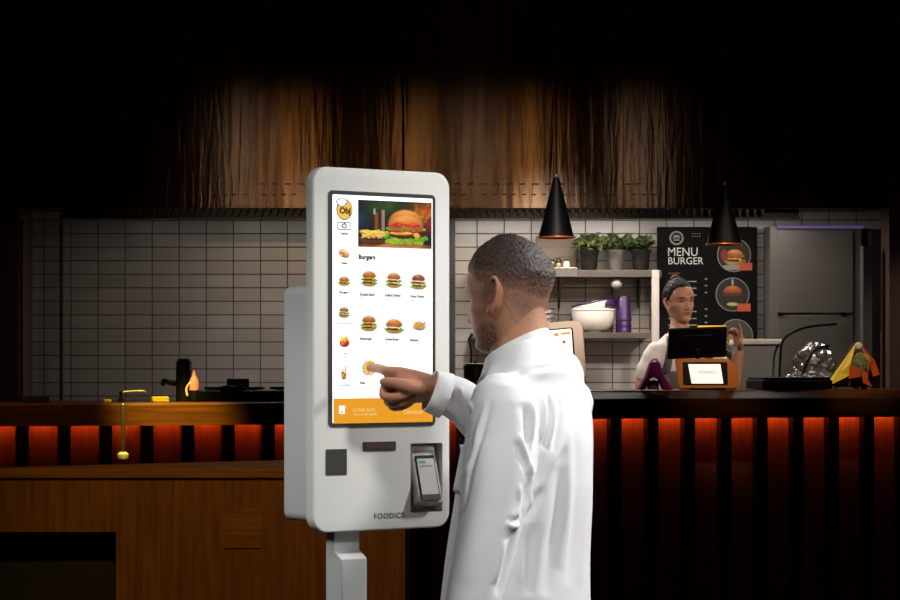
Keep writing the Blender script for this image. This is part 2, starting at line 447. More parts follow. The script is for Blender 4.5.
# ------------------------------------------------------------------ extractor hood
HROT = 0.0
def hood_mat():
    m, nt, b = base_mat('copper_brown_hood_metal'); N, L = nt.nodes, nt.links
    tc = N.new('ShaderNodeTexCoord')
    mp = N.new('ShaderNodeMapping'); mp.inputs['Scale'].default_value = (7, 1, 0.35); L.new(tc.outputs['Object'], mp.inputs['Vector'])
    nz = N.new('ShaderNodeTexNoise'); nz.inputs['Scale'].default_value = 3.0; nz.inputs['Detail'].default_value = 6; L.new(mp.outputs[0], nz.inputs['Vector'])
    cr = N.new('ShaderNodeValToRGB'); cr.color_ramp.elements[0].color = rgba((50, 40, 33)); cr.color_ramp.elements[1].color = rgba((84, 66, 52))
    tg = N.new('ShaderNodeCombineXYZ'); tg.inputs['Z'].default_value = 1.0; L.new(tg.outputs[0], b.inputs['Tangent']); b.inputs['Anisotropic'].default_value = 1.0; b.inputs['Anisotropic Rotation'].default_value = HROT
    cr.color_ramp.elements[0].position = .3; cr.color_ramp.elements[1].position = .7
    L.new(nz.outputs['Fac'], cr.inputs['Fac']); L.new(cr.outputs['Color'], b.inputs['Base Color'])
    b.inputs['Metallic'].default_value = 1.0
    mr = N.new('ShaderNodeMapRange'); mr.inputs[3].default_value = .17; mr.inputs[4].default_value = .27
    L.new(nz.outputs['Fac'], mr.inputs[0]); L.new(mr.outputs[0], b.inputs['Roughness'])
    mp2 = N.new('ShaderNodeMapping'); mp2.inputs['Scale'].default_value = (12, 1, 1.1); L.new(tc.outputs['Object'], mp2.inputs['Vector'])
    n2 = N.new('ShaderNodeTexNoise'); n2.inputs['Scale'].default_value = 2.2; n2.inputs['Detail'].default_value = 4; n2.inputs['Distortion'].default_value = .4
    L.new(mp2.outputs[0], n2.inputs['Vector'])
    bp = N.new('ShaderNodeBump'); bp.inputs['Strength'].default_value = .08; bp.inputs['Distance'].default_value = .01
    L.new(n2.outputs['Fac'], bp.inputs['Height']); L.new(bp.outputs['Normal'], b.inputs['Normal'])
    return m
M['hood'] = hood_mat()
HY = 12.4
hz = H+(Y0-207.5)*HY/F
hood = empty('extractor_hood', (0, HY, hz), 0, 'huge brown metal extractor hood spanning the whole kitchen', 'extractor hood')
def HX(px): return P(px, 0, HY).x
edges = [HX(-60), HX(28), HX(403), HX(889)]
for i in range(3):
    w = edges[i+1]-edges[i]
    MB().box(((edges[i]+edges[i+1])/2, 0.01, (3.5-hz)/2), (w-0.006, 0.02, 3.5-hz), bev=0.002).build('hood_panel', M['hood'], hood)
MB().box(((edges[0]+edges[3])/2, 0.026, (3.5-hz)/2), (edges[3]-edges[0], 0.012, 3.5-hz-.01)).build('backing_sheet', M['darkmetal'], hood)
MB().box(((edges[0]+edges[3])/2, 0.56, 0.05), (edges[3]-edges[0], 1.05, 0.01)).build('underside', M['darkmetal'], hood)
for (yy, xs) in ((184, range(262, 640, 13)), (194.5, range(214, 660, 10))):
    for px in xs:
        if 385 < px < 410 or rng.random() < .12: continue
        p = P(px, yy, HY); w_ = 0.034 if yy == 184 else .022
        MB().box((p.x, -0.001, p.z-hz), (w_, 0.004, 0.005)).build('rivet_slot', M['darkmetal'], hood)
MB().box(((edges[0]+edges[3])/2, -0.004, 0.002), (edges[3]-edges[0], 0.012, 0.012), bev=.002).build('lower_lip', M['hood'], hood)
M['baffle'] = mat('filter_steel', (120, 108, 98), 0.4, 0.7)
bf = MB()
za, zb = -0.004, H+(Y0-217)*HY/F-hz
for px in np.arange(64, 770, 7.6):
    x = HX(px)
    bf.add([(x-.014, .0, za), (x+.010, .0, za), (x-.004, .012, zb), (x-.014, .04, za), (x+.010, .04, za), (x-.004, .04, zb)],
           [(0, 2, 1), (3, 4, 5), (0, 1, 4, 3), (1, 2, 5, 4), (0, 3, 5, 2)])
bf.build('baffle_filter', M['baffle'], hood)
MB().box(((HX(60)+HX(800))/2, 0.05, (za+zb)/2), (HX(800)-HX(60), 0.01, za-zb)).build('filter_frame', M['darkmetal'], hood)
MB().box(((HX(60)+HX(800))/2, 0.02, zb-.004), (HX(800)-HX(60), 0.05, 0.008)).build('grease_channel', M['darkmetal'], hood)

# ------------------------------------------------------------------ pipes and upright behind
def pipe(name, px, y0_, y1_, Y, r, m, label, cat):
    a, b2 = P(px, y0_, Y), P(px, y1_, Y)
    o = MB().tube([(0, 0, b2.z-KZ), (0, 0, a.z-KZ)], r, 10).build(name, m, None, smooth=True)
    o.location = (a.x, Y, KZ); return tag(o, label, cat)
pp = pipe('wall_pipe', 61.5, 216, 597, 13.44, 0.011, M['brown_trim'], 'thin brown pipe running up the white tiles at far left', 'pipe')
pp2 = pipe('wall_pipe', 22, 222, 597, 13.06, 0.010, M['brown_trim'], 'thin brown pipe beside the brown pillar at the left edge', 'pipe')
for o_ in (pp, pp2):   # down to the kitchen floor
    pass
a = P(452.5, 210, 13.3)
up = MB().box((0, 0, (a.z-1.16)/2), (0.030, 0.06, a.z-1.16), bev=.003).build('steel_upright', mat('upright_grey', (62, 62, 64), .5, .5))
up.location = (a.x, 13.35, 1.16); tag(up, 'dark grey metal upright on the tiles just right of the big ordering kiosk', 'post')

# ------------------------------------------------------------------ back worktop
wt = empty('back_worktop', (0, 13.2, KZ), 0, 'steel worktop along the tiled wall behind the bar counter', 'worktop')
wx0, wx1 = P(66, 0, 13.2).x, P(757, 0, 13.2).x
MB().box(((wx0+wx1)/2, 0, 1.14-KZ), (wx1-wx0, 0.56, 0.04), bev=.004).build('worktop', M['steel_dull'], wt)
MB().box(((wx0+wx1)/2, 0.02, 0.5*(1.12-KZ)), (wx1-wx0-.04, 0.5, 1.12-KZ)).build('cupboard', M['darkmetal'], wt)

# ------------------------------------------------------------------ wall shelves
SY = 13.33
M['shelf'] = mat('grey_shelf', (88, 79, 72), .5, .3, stretch=(8, 1, 1))
def XZ(px, py, Y): p = P(px, py, Y); return p.x, p.z
x0, zt = XZ(470, 270, SY); x1, zl = XZ(659, 333, SY)
sh = empty('wall_shelf', (0, SY, 0), 0, 'two-tier grey wall shelf on the white tiles holding plants and bowls', 'shelf')
zt0 = H+(Y0-270)*(SY-.15)/F; zl0 = H+(Y0-332.5)*(SY-.15)/F
MB().box(((x0+x1)/2, 0, zt0-.019), (x1-x0, 0.3, 0.038), bev=.002).build('shelf_board', M['shelf'], sh)
xl1 = P(648, 0, SY).x
MB().box(((x0+xl1)/2, 0, zl0-.016), (xl1-x0, 0.3, 0.032), bev=.002).build('shelf_board', M['shelf'], sh)
MB().box((P(655.5, 0, SY-.15).x, -.138, (zt0+1.16)/2), (0.04, 0.03, zt0-1.16-.0), bev=.002).build('shelf_post', mat('pale_post', (186, 176, 166), .5), sh)
p = P(562, 0, SY-.15); w = 34/S(SY-.15)
MB().box((p.x-.01, -.155, zt0-.012), (w, 0.012, 0.05), bev=.002).build('shelf_lip', M['steel'], sh)
for px in (560, 640):
    p = P(px, 0, SY)
    MB().prism([(-.1, zt0-.038), (.15, zt0-.038), (.15, zt0-.2), (.13, zt0-.2)], p.x-.006, p.x+.006, axis='x').build('bracket', M['shelf'], sh)
# little round lamp under the top shelf
p = P(616.5, 281, SY-.1)
l_ = MB().lathe([(0.006, .03), (.024, .022), (.032, .0), (.026, -.02), (.01, -.032)], n=20).build('shelf_lamp', mat('lamp_glass', (160, 154, 148), .35), None, smooth=True)
l_.location = (p.x, SY-.1, zt0-.068); tag(l_, 'small round white lamp under the plant shelf', 'lamp')

# plants
M['leaf'] = [mat('leaf_%s' % n, c, .5, var=.3, scale=30) for n, c in (('olive', (74, 80, 38)), ('green', (58, 70, 33)), ('pale', (88, 92, 52)))]
M['stem'] = mat('stem', (70, 66, 36), .7)
M['pot_steel'] = mat('pot_zinc', (170, 164, 158), .3, .9, stretch=(1, 1, 10))
M['pot_dark'] = mat('pot_dark_zinc', (58, 54, 52), .35, .8)
M['soil'] = mat('soil', (40, 28, 20), .9)
def plant(px, wpx, top, potm, label, seed):
    Yp = SY-.05; s = S(Yp); r = np.random.default_rng(seed)
    p = P(px, 0, Yp); z = zt0; hpot = .112; rt = .056; rb = .042
    t = empty('potted_plant', (p.x, Yp, z), 0, label, 'plant', 'potted plants on the wall shelf')
    MB().lathe([(rb*.9, 0), (rb, .004), (rb+.004, .03), (rb+.0045, .05), (rt-.004, hpot-.02), (rt+.001, hpot-.012), (rt+.002, hpot), (rt-.006, hpot), (rt-.008, hpot-.02), (.002, hpot-.025)], n=24).build('pot', potm, t, smooth=True)
    MB().lathe([(.002, hpot-.024), (rt-.009, hpot-.024), (rt-.009, hpot-.016), (.002, hpot-.012)], n=16).build('soil', M['soil'], t)
    st = MB(); lf = MB()
    Hh = (270-top)/s-hpot; W = wpx/s/2
    for i in range(22):
        a = r.random()*2*PI; q = r.random()**.6
        tip = np.array([q*W*1.0*math.cos(a), q*W*.8*math.sin(a), hpot+Hh*(1.0-.55*q*q)*(.45+.55*r.random())])
        mid = np.array([tip[0]*.4, tip[1]*.4, hpot+(tip[2]-hpot)*.6]); b0 = np.array([tip[0]*.12, tip[1]*.12, hpot-.02])
        path = resample([b0, mid, tip], 5); st.tube(path, .0018, 5)
        for j in range(3, len(path)):
            for sgn in range(3):
                d = r.standard_normal(3); d[2] *= .6; d /= np.linalg.norm(d)
                o = path[j]; up_ = np.cross(d, r.standard_normal(3)); up_ /= np.linalg.norm(up_)
                Lf = .026+.016*r.random(); w_ = Lf*.34
                n_ = np.cross(d, up_)
                lf.add([o, o+d*Lf*.45+up_*w_+n_*.003, o+d*Lf, o+d*Lf*.45-up_*w_+n_*.003, o+d*Lf*.5-n_*.003],
                       [(0, 1, 4), (1, 2, 4), (2, 3, 4), (3, 0, 4)])
    st.build('stems', M['stem'], t)
    f = lf.build('foliage', M['leaf'][seed % 3], t, fix=False); f['kind'] = 'stuff'
plant(589, 42, 234, M['pot_dark'], 'leafy green plant in a dark pot, left of three on the shelf', 3)
plant(616, 40, 233, M['pot_steel'], 'leafy green plant in a shiny zinc pot between two dark pots', 4)
plant(641, 38, 236, M['pot_dark'], 'leafy green plant in a dark pot, right one beside the menu board', 7)
# jars behind the head
def jar(px, w, h, m, label, handle=False, lidm=None):
    Yp = SY-.08; s = S(Yp); p = P(px, 0, Yp); r = w/s/2; hh = h/s
    t = empty('glass_jar', (p.x, Yp, zt0), 0, label, 'jar', 'small jars on the wall shelf')
    MB().lathe([(r*.8, 0), (r, .006), (r, hh*.7), (r*.8, hh*.82), (r*.8, hh*.86)], n=20).build('jar_body', m, t, smooth=True)
    MB().lathe([(r*.86, hh*.86), (r*.88, hh*.88), (r*.86, hh), (r*.3, hh*1.01)], n=20).build('lid', lidm or M['darkmetal'], t, smooth=True)
    if handle: MB().tube([(-r*.7, 0, hh*.8), (-r*.7, 0, hh*1.15), (0, 0, hh*1.4), (r*.7, 0, hh*1.15), (r*.7, 0, hh*.8)], .004, 8, 5).build('wire_handle', M['darkmetal'], t, smooth=True)
jar(552, 7, 11, mat('brown_jar', (70, 52, 30), .3), 'dark brown jar on the shelf nearest the man\'s head')
jar(558.5, 6, 9, mat('amber_jar', (150, 110, 64), .3), 'amber jar with a wire handle between two other jars', True)
jar(566.5, 6, 11, mat('pale_jar', (236, 226, 206), .2), 'pale white jar with dark lid left of the plants')
bd = MB().box((0, 0, .1), (.22, .02, .2), bev=.004).build('reflection_board', wood_mat('reflection_brown', (106, 86, 68), (132, 110, 88), axis=0))  # brownish reflection on the tiles, built as a thin board
p = P(556, 0, SY+.12); bd.location = (p.x, SY+.12, zt0); bd.rotation_euler = (-.12, 0, 0)
tag(bd, 'brown board standing in for a reflection on the tiles behind the small jars', 'board')

# lower shelf: bowls, tumblers, plates
Yb = SY-.03; sb = S(Yb)
def bowl(name, px, r, hh, m, label, rim, z, rot=None, grp='white bowls on the lower shelf'):
    p = P(px, 0, Yb); t = empty(name, (p.x, Yb, z), 0, label, 'bowl', grp)
    if rot: t.rotation_euler = rot
    pr = [(r*.42, 0), (r*.46, .004), (r*.46, .01)]+[(r*(.46+.54*math.sin(a*PI/2)**.8), .01+(hh-.01)*(1-math.cos(a*PI/2))) for a in np.linspace(.12, 1, 10)]
    pi = [(q[0]-.006, q[1]+.004) for q in pr[::-1][:-2]]+[(.002, .016)]
    MB().lathe(pr+pi, n=36).build('bowl_body', m, t, smooth=True)
    MB().tube([(r*math.cos(a), r*math.sin(a), hh) for a in np.linspace(0, 2*PI, 37)], .0045, 8).build('rim', rim, t, smooth=True)
    return t
bowl('mixing_bowl', 593, .118, .125, M['white_cer'], 'large white bowl standing on the lower wall shelf', M['white_cer'], zl0)
bowl('mixing_bowl', 594, .105, .085, M['white_cer'], 'white bowl with purple rim tilted inside the large bowl', M['purple'], zl0+.082, (0, -.22, 0))
# purple cloth-like lid on the right of the tilted bowl
p = P(604, 0, Yb)
ld = MB().lathe([(.002, 0), (.05, .002), (.054, .012), (.05, .03), (.02, .046), (.002, .048)], n=24).build('bowl_lid', M['purple'], None, smooth=True)
ld.location = (p.x+.01, Yb-.02, zl0+.142); ld.rotation_euler = (.1, -.35, 0); tag(ld, 'purple lid lying on the tilted white bowl', 'lid')
for i, lab in enumerate(('bottom purple tumbler of the upside-down stack on the shelf', 'middle purple tumbler of the upside-down stack on the shelf', 'topmost purple tumbler of the upside-down stack on the shelf')):
    p = P(623.5, 0, Yb)
    o = MB().lathe([(.044, 0), (.045, .003), (.043, .012), (.034, .13), (.032, .134), (.0, .134)][:-1]+[(.002, .134)], n=24).build('tumbler', M['purple'], None, smooth=True)
    o.location = (p.x, Yb, zl0+.032*i); tag(o, lab, 'tumbler', 'purple tumblers stacked on the shelf')
for i, lab in enumerate(('lowest white plate of the stack behind the man\'s neck', 'second white plate from the bottom behind the man\'s neck', 'middle white plate of the stack behind the man\'s neck',
                         'second white plate from the top behind the man\'s neck', 'topmost white plate of the stack behind the man\'s neck')):
    p = P(545, 0, Yb); t = empty('dinner_plate', (p.x, Yb, zl0+.027*i), 0, lab, 'plate', 'plates stacked on the lower shelf')
    MB().lathe([(.032, 0), (.034, .006), (.055, .02), (.056, .024), (.034, .011), (.002, .01)], n=32).build('plate_body', M['white_cer'], t, smooth=True)
    MB().tube([(.056*math.cos(a), .056*math.sin(a), .0225) for a in np.linspace(0, 2*PI, 37)], .003, 6).build('rim', M['purple'], t, smooth=True)

# ------------------------------------------------------------------ menu board
MBY = 13.42
print_m = attr_mat('printed_picture', .5)
x0, z1 = XZ(657, 227, MBY); x1, z0 = XZ(757, 352, MBY)
mbd = empty('menu_board', (0, MBY, 0), 0, 'black burger menu board on the tiled wall behind the cashier', 'menu board')
MB().box(((x0+x1)/2, 0.0, (z0+z1)/2), (x1-x0, 0.03, z1-z0), bev=.003).build('board', mat('board_black', (13, 12, 12), .6, var=.2, spec=.1), mbd)
yf = -.0165
wht = mat('print_white', (226, 222, 214), .6); org = mat('print_orange', (196, 84, 44), .6); redm = mat('print_red', (150, 44, 30), .6); grym = mat('print_grey', (140, 136, 130), .6)
def XZb(px, py): return XZ(px, py, MBY-.015)
def btext(body, px0, px1, py, m, bold=0.0, name='lettering', squash=1.0):
    xx0, zz = XZb(px0, py); xx1, _ = XZb(px1, py)
    put_text(name, body, m, mbd, (xx0+xx1)/2, zz, yf, width=xx1-xx0, bold=bold, squash=squash)
btext('MENU', 668, 697.5, 252.3, wht, .0, squash=1.08)
btext('BURGER', 668, 703, 261.2, wht, .0, squash=1.05)
btext('BURGER', 668.5, 679.5, 273.5, redm, .01)
cxx, czz = XZb(676.5, 238)
def ring_geo(cx, cz, r0, r1, n=40):
    v = [(cx+r*math.cos(2*PI*i/n), yf, cz+r*math.sin(2*PI*i/n)) for r in (r0, r1) for i in range(n)]
    return v, [(i, (i+1) % n, n+(i+1) % n, n+i) for i in range(n)]
MB().add(*ring_geo(cxx, czz, .029, .039)).build('round_logo', grym, mbd)
lg = MB(); lg.prism([(cxx-.02, czz+.004), (cxx-.016, czz+.014), (cxx, czz+.019), (cxx+.016, czz+.014), (cxx+.02, czz+.004)], yf, yf+.001)
lg.box((cxx, yf, czz), (.044, .001, .004)); lg.box((cxx, yf, czz-.011), (.036, .001, .007)); lg.build('logo_burger', grym, mbd)
dt = MB()
for i in range(4):
    for j in range(2): a_, c_ = XZb(692.5+2.4*i, 233.7+2.6*j); dt.box((a_, yf, c_), (.0034, .001, .0034))
dt.build('dot_pattern', wht, mbd)
for py in (281.5, 288.2, 295, 311.5, 318.5, 325): 
    a_, c_ = XZb(692, py); MB().box((a_, yf, c_), (.05, .001, .006)).build('menu_line', grym, mbd)
    a_, c_ = XZb(673, py); MB().box((a_, yf, c_), (.05, .001, .006)).build('menu_line', grym, mbd)
    a_, c_ = XZb(706, py-2.5); MB().box((a_, yf, c_), (.014, .001, .007)).build('price_mark', grym, mbd)
for k, (px, py, seed) in enumerate(((734, 255, 1), (732.5, 294.5, 5), (736, 336, 9))):
    r_ = 16/S(MBY); a_, c_ = XZb(px, py)
    c = Canvas(70, 70, (52, 40, 34))
    if k == 0:
        burger(c, .52, .52, .66, seed); c.ell(.2, .5, .12, .2, (150, 50, 36)); c.ell(.5, .88, .5, .09, (150, 146, 140))
    elif k == 1:
        c.a[:] = (48, 44, 42); c.dome(.5, .42, .3, .2, (190, 106, 58)); c.ell(.5, .5, .33, .06, (96, 52, 34)); c.ell(.5, .8, .2, .06, (190, 180, 110)); c.ell(.5, .12, .03, .12, (180, 176, 170))
    else:
        c.a[:] = (74, 70, 68); burger(c, .5, .55, .6, seed)
    o = picture('burger_photo', c, print_m, mbd, (a_-r_, yf-.001, c_+r_), (2*r_, 0, 0), (0, 0, -2*r_), mask='circle')
    MB().add(*ring_geo(a_, c_, r_*.96, r_*1.06)).build('photo_ring', grym, mbd)
    if k < 2:
        a2, c2 = XZb(px+11.5, py+11.5 if k == 0 else py+13); MB().box((a2, yf-.002, c2), (.072, .001, .042)).build('price_tag', org, mbd)

# ------------------------------------------------------------------ steel refrigerator at right + neighbours
RY = 13.22
x0 = P(770, 0, RY).x; x1 = P(862, 0, RY).x; zt = H+(Y0-225)*RY/F
fr = empty('steel_cabinet', ((x0+x1)/2, 13.355, KZ), 0, 'tall grey steel cabinet right of the menu board', 'cabinet')
W = x1-x0
M['fridge'] = mat('grey_steel_front', (118, 112, 106), .42, .35, stretch=(1, 1, 12), scale=5, rvar=.06)
MB().box((0, 0, (zt-KZ)/2), (W, .26, zt-KZ), bev=.005).build('cabinet_body', M['fridge'], fr)
zs = H+(Y0-314)*RY/F-KZ
xd = P(778, 0, RY).x-(x0+x1)/2; xe = P(853, 0, RY).x-(x0+x1)/2
MB().box(((xd+xe)/2, -.136, (zs+.006+zt-KZ-.03)/2), (xe-xd, .012, zt-KZ-.03-zs-.006), bev=.003).build('upper_door', M['fridge'], fr)
MB().box(((xd+xe)/2, -.136, (zs-.006+.1)/2), (xe-xd, .012, zs-.006-.1), bev=.003).build('lower_door', M['fridge'], fr)
for px in (780, 843):
    MB().box((P(px, 0, RY).x-(x0+x1)/2, -.146, zs), (.03, .012, .016), bev=.002).build('hinge', M['black'], fr)
tl = MB().tube([(xd, -.155, zt-KZ-.012), (xe+.05, -.155, zt-KZ-.012)], .009, 10)
tl.build('violet_tube', mat('violet_tube', (120, 104, 150), .3, emit=(120, 100, 170), estr=.25), fr, smooth=True)
a = P(866, 0, 12.9); zt2 = H+(Y0-246)*12.9/F
up = MB().box((0, 0, (zt2-KZ)/2), (.05, .1, zt2-KZ), bev=.004).build('steel_upright', M['steel_dull'])
up.location = (a.x, 12.9, KZ); tag(up, 'narrow pale steel upright beside the tall grey cabinet', 'post')
a = P(880, 0, 13.2)
dk = MB().box((0, 0, .95), (.10, .3, 1.9), bev=.005).build('dark_gap_box', mat('dark_brown_gap', (34, 24, 22), .6))  # solid dark box stands in for the darkness of the open gap
dk.location = (a.x-.01, 13.3, KZ); tag(dk, 'dark narrow box filling the open gap between steel upright and right pillar', 'filler')
a0, a1 = P(884.5, 330, 13.0), P(884.5, 420, 13.0)
rd = MB().box((0, 0, (a0.z-KZ)/2), (.022, .04, a0.z-KZ), bev=.004).build('red_post', mat('red_paint', (130, 22, 20), .4)); rd.location = (a0.x, 13.05, KZ)
tag(rd, 'slim red post in the gap by the right pillar', 'post')
# black cable arching in front of the cabinet
cb = MB().tube([P(779, 384, 12.45)-Vector((0, 0, .05)), P(780, 365, 12.45), P(782.5, 342, 12.45), P(792, 333, 12.5), P(808, 327, 12.6), P(832, 324.5, 12.95), P(836, 324, 13.19)], .0065, 8, 6)
o = cb.build('black_cable', M['black'], None, smooth=True); tag(o, 'black cable arching across the front of the grey cabinet', 'cable')
# grey bin with pale rim
BYk = 12.70
x0, zr = XZ(738, 339, BYk-.2); x1, _ = XZ(783, 339, BYk-.2)
bn = empty('steel_bin', ((x0+x1)/2, BYk, KZ), 0, 'square grey steel bin with a pale rim behind the cashier', 'bin')
hb = zr-KZ
MB().box((0, 0, (hb-.02)/2), (x1-x0-.02, .36, hb-.02), bev=.01).build('bin_body', mat('bin_grey', (112, 114, 112), .5, .2), bn)
MB().box((0, 0, hb-.014), (x1-x0, .4, .028), bev=.008).build('bin_rim', mat('bin_rim', (206, 202, 194), .45), bn)

# ================================================================== ON THE COUNTER
def on_counter(name, px, dep, label, cat, rz=None, group=None):
    p = C(px, dep); return empty(name, p, cth if rz is None else rz, label, cat, group)
# black tray
t = on_counter('serving_tray', 789, .22, 'flat black serving tray on the bar counter beside the yellow wrapper', 'tray')
w = 75/S(p_ := C(789, .22).y)
MB().prism(rrect(w, .26, .03, 5), .004, .05, axis='z').build('tray_body', M['black'], t, bevel=.006)
MB().prism(rrect(w*.96, .24, .03, 5), .05, .062, axis='z').build('tray_lid', mat('tray_dark', (10, 9, 9), .4, spec=.2), t, bevel=.004)
MB().box((0, 0, .002), (w*.8, .2, .004)).build('foot', M['black'], t)
# foil pack behind the tray
def crumple(name, c, sc, m, seed, amp=.22, n=4, parent=None, freq=3.0):
    bm = bmesh.new(); bmesh.ops.create_icosphere(bm, subdivisions=n, radius=1.0)
    r = np.random.default_rng(seed); W = r.standard_normal((10, 3))*freq; ph = r.random(10)*6.3
    for v in bm.verts:
        q = np.array(v.co); d = sum(abs(math.sin(float(W[i] @ q)+ph[i])) for i in range(10))/10-.6
        v.co = v.co*(1+amp*d*2)
    bmesh.ops.scale(bm, vec=sc, verts=bm.verts)
    mb = MB().bm(bm, Matrix.Translation(c)); return mb.build(name, m, parent)
M['foil'] = mat('silver_wrap', (200, 202, 208), .22, .9)
p = C(815, .46); p.z += .014
fo = empty('foil_package', p, 0, 'crumpled silver foil package standing behind the black tray', 'package')
o = crumple('foil_wrap', (0, 0, .115), (.10, .06, .105), M['foil'], 5, amp=.34, parent=fo, freq=6)
o = crumple('foil_base', (-.02, -.01, .04), (.13, .07, .036), M['foil'], 8, amp=.34, parent=fo, freq=6)
MB().tube([(-.07, -.055, .06), (-.045, -.06, .13), (.0, -.055, .19), (.06, -.04, .205)], .006, 8, 5).build('dark_band', M['black'], fo, smooth=True)
# yellow wrapped sandwich
pc = C(853, .14); s = S(pc.y)
ws = empty('wrapped_sandwich', pc, 0, 'salad sandwich in a yellow and orange paper wrapper at the right end of the bar', 'sandwich')
def W2(px, py, d=0.0): return ((px-853)/s, d, (391-py)/s)
M['yel'] = mat('yellow_paper', (232, 196, 28), .6, var=.05); M['orp'] = mat('orange_paper', (214, 84, 26), .6, var=.06)
def sheet(pts, th, name, m, parent):
    mb = MB(); n = len(pts); v = [Vector(a) for a in pts]; nn = (v[1]-v[0]).cross(v[2]-v[0]).normalized()*th
    mb.add([tuple(a) for a in v]+[tuple(a+nn) for a in v], [tuple(range(n)), tuple(reversed(range(n, 2*n)))]+[(i, (i+1) % n, n+(i+1) % n, n+i) for i in range(n)])
    return mb.build(name, m, parent)
sheet([W2(856, 345, .02), W2(848, 366, -.04), W2(847, 377, -.05), W2(828, 387, -.02), W2(827, 386, .02)], .003, 'paper_side', M['yel'], ws)
sheet([W2(861, 346, .02), W2(868, 364, -.03), W2(872, 378, -.03), W2(880, 376, .02), W2(876, 362, .05)], .003, 'paper_flap', M['orp'], ws)
sheet([W2(848, 366, -.05), W2(858, 370, -.07), W2(858, 378, -.07), W2(847, 380, -.05)], .003, 'front_flap', M['orp'], ws)
sheet([W2(859, 372, -.06), W2(866, 374, -.06), W2(866, 381, -.06), W2(870, 388, -.06), W2(861, 384, -.06)], .003, 'paper_tail', M['orp'], ws)
sheet([W2(855, 344, .04), W2(876, 362, .06), W2(880, 377, .06), W2(872, 389, .06), W2(842, 389, .06), W2(827, 386, .05)], .003, 'back_paper', mat('brown_paper', (120, 84, 44), .7), ws)
crumple('paper_twist', W2(858.5, 348, 0), (.02, .018, .022), mat('pale_paper', (214, 200, 176), .7), 2, n=3, parent=ws)
crumple('salad_filling', W2(859.5, 366, -.01), (.038, .035, .058), mat('salad_green', (120, 124, 62), .6, var=.5, scale=60), 12, amp=.3, n=4, parent=ws, freq=9)
crumple('bread', W2(864, 366, .005), (.036, .03, .055), mat('bread', (196, 150, 86), .7), 4, amp=.08, n=3, parent=ws)
MB().box(W2(853, 389.5, .02), (.16, .08, .012)).build('wrapper_base', mat('dark_paper', (96, 74, 60), .7), ws)  # flat base in a darker brown

# till with orange customer display
def till():
    pc = C(707, .16); s = S(pc.y)
    t = empty('till_terminal', pc, .0, 'black till with an orange-framed customer display in front of the cashier', 'till')
    def W2(px, py, d=0.0): return ((px-707)/s, d, (389.6-py)/s)
    M['orange'] = mat('orange_shell', (224, 130, 16), .4, var=.06)
    MB().prism(rrect(.17, .15, .02, 4), 0, .012, axis='z').build('base_plate', M['black'], t, bevel=.003)
    MB().box((0, .02, .035), (.08, .05, .05), bev=.006).build('neck', M['black'], t)
    # customer display: a wedge with an orange face leaning back
    a = math.radians(-14); R = Matrix.Rotation(a, 4, 'X')
    c0 = Vector(W2(706.5, 373, -.015)); Mx = Matrix.Translation(c0) @ R
    wd, ht = 62/s, 31/s
    out = [(-wd*.5, ht*.5), (wd*.36, ht*.5), (wd*.5, ht*.2), (wd*.5, -ht*.42), (wd*.46, -ht*.5), (-wd*.44, -ht*.5), (-wd*.5+.01, -ht*.3)]
    MB().prism(out, 0, .03, M=Mx).build('display_shell', M['orange'], t, bevel=.005)
    MB().prism(rrect(wd*.72, ht*.74, .006, 3), -.004, .0, M=Mx @ Matrix.Translation((-.008, 0, -.0))).build('display_bezel', M['black'], t)
    sc = MB().prism([(-wd*.30, ht*.30), (wd*.22, ht*.30), (wd*.26, -ht*.34), (-wd*.25, -ht*.34)], -.0055, -.004, M=Mx).build('display_screen', mat('lit_screen', (244, 240, 232), .4, emit=(250, 246, 238), estr=.9), t)
    v, f = text_geo('FOODICS', width=wd*.28, bold=.0)
    MB().add([Mx @ Vector((q[0], -.0062, q[1]+.004)) for q in v], f).build('lettering', mat('soft_grey_ink', (176, 178, 190), .6), t)
    # operator monitor seen from behind
    R2 = Matrix.Rotation(math.radians(12), 4, 'X') @ Matrix.Rotation(math.radians(-2.2), 4, 'Y')
    c1 = Vector(W2(698.5, 342.5, .06)); M2 = Matrix.Translation(c1) @ R2
    w2, h2 = 61/s, 31.5/s
    out = [(-w2*.46, h2*.5), (w2*.5, h2*.5), (w2*.47, -h2*.5), (-w2*.5, -h2*.5)]
    MB().prism(out, 0, .02, M=M2).build('monitor_back', M['black'], t, bevel=.006)
    MB().prism(rrect(w2*.5, h2*.55, .012, 4), -.012, 0, M=M2).build('monitor_hump', M['black'], t, bevel=.004)
    MB().prism([(-w2*.44, h2*.45), (w2*.46, h2*.45), (w2*.44, -h2*.45), (-w2*.46, -h2*.45)], .02, .022, M=M2).build('monitor_screen', mat('dim_screen', (60, 60, 66), .3), t)
    MB().box(W2(713.5, 326.2, .065), (29/s, .022, .012), bev=.003).build('yellow_light_bar', mat('yellow_light', (250, 196, 40), .4, emit=(250, 190, 30), estr=.7), t)
    MB().box(W2(699, 366, .05), (.022, .03, .17), bev=.004).build('stalk', M['black'], t)
till()
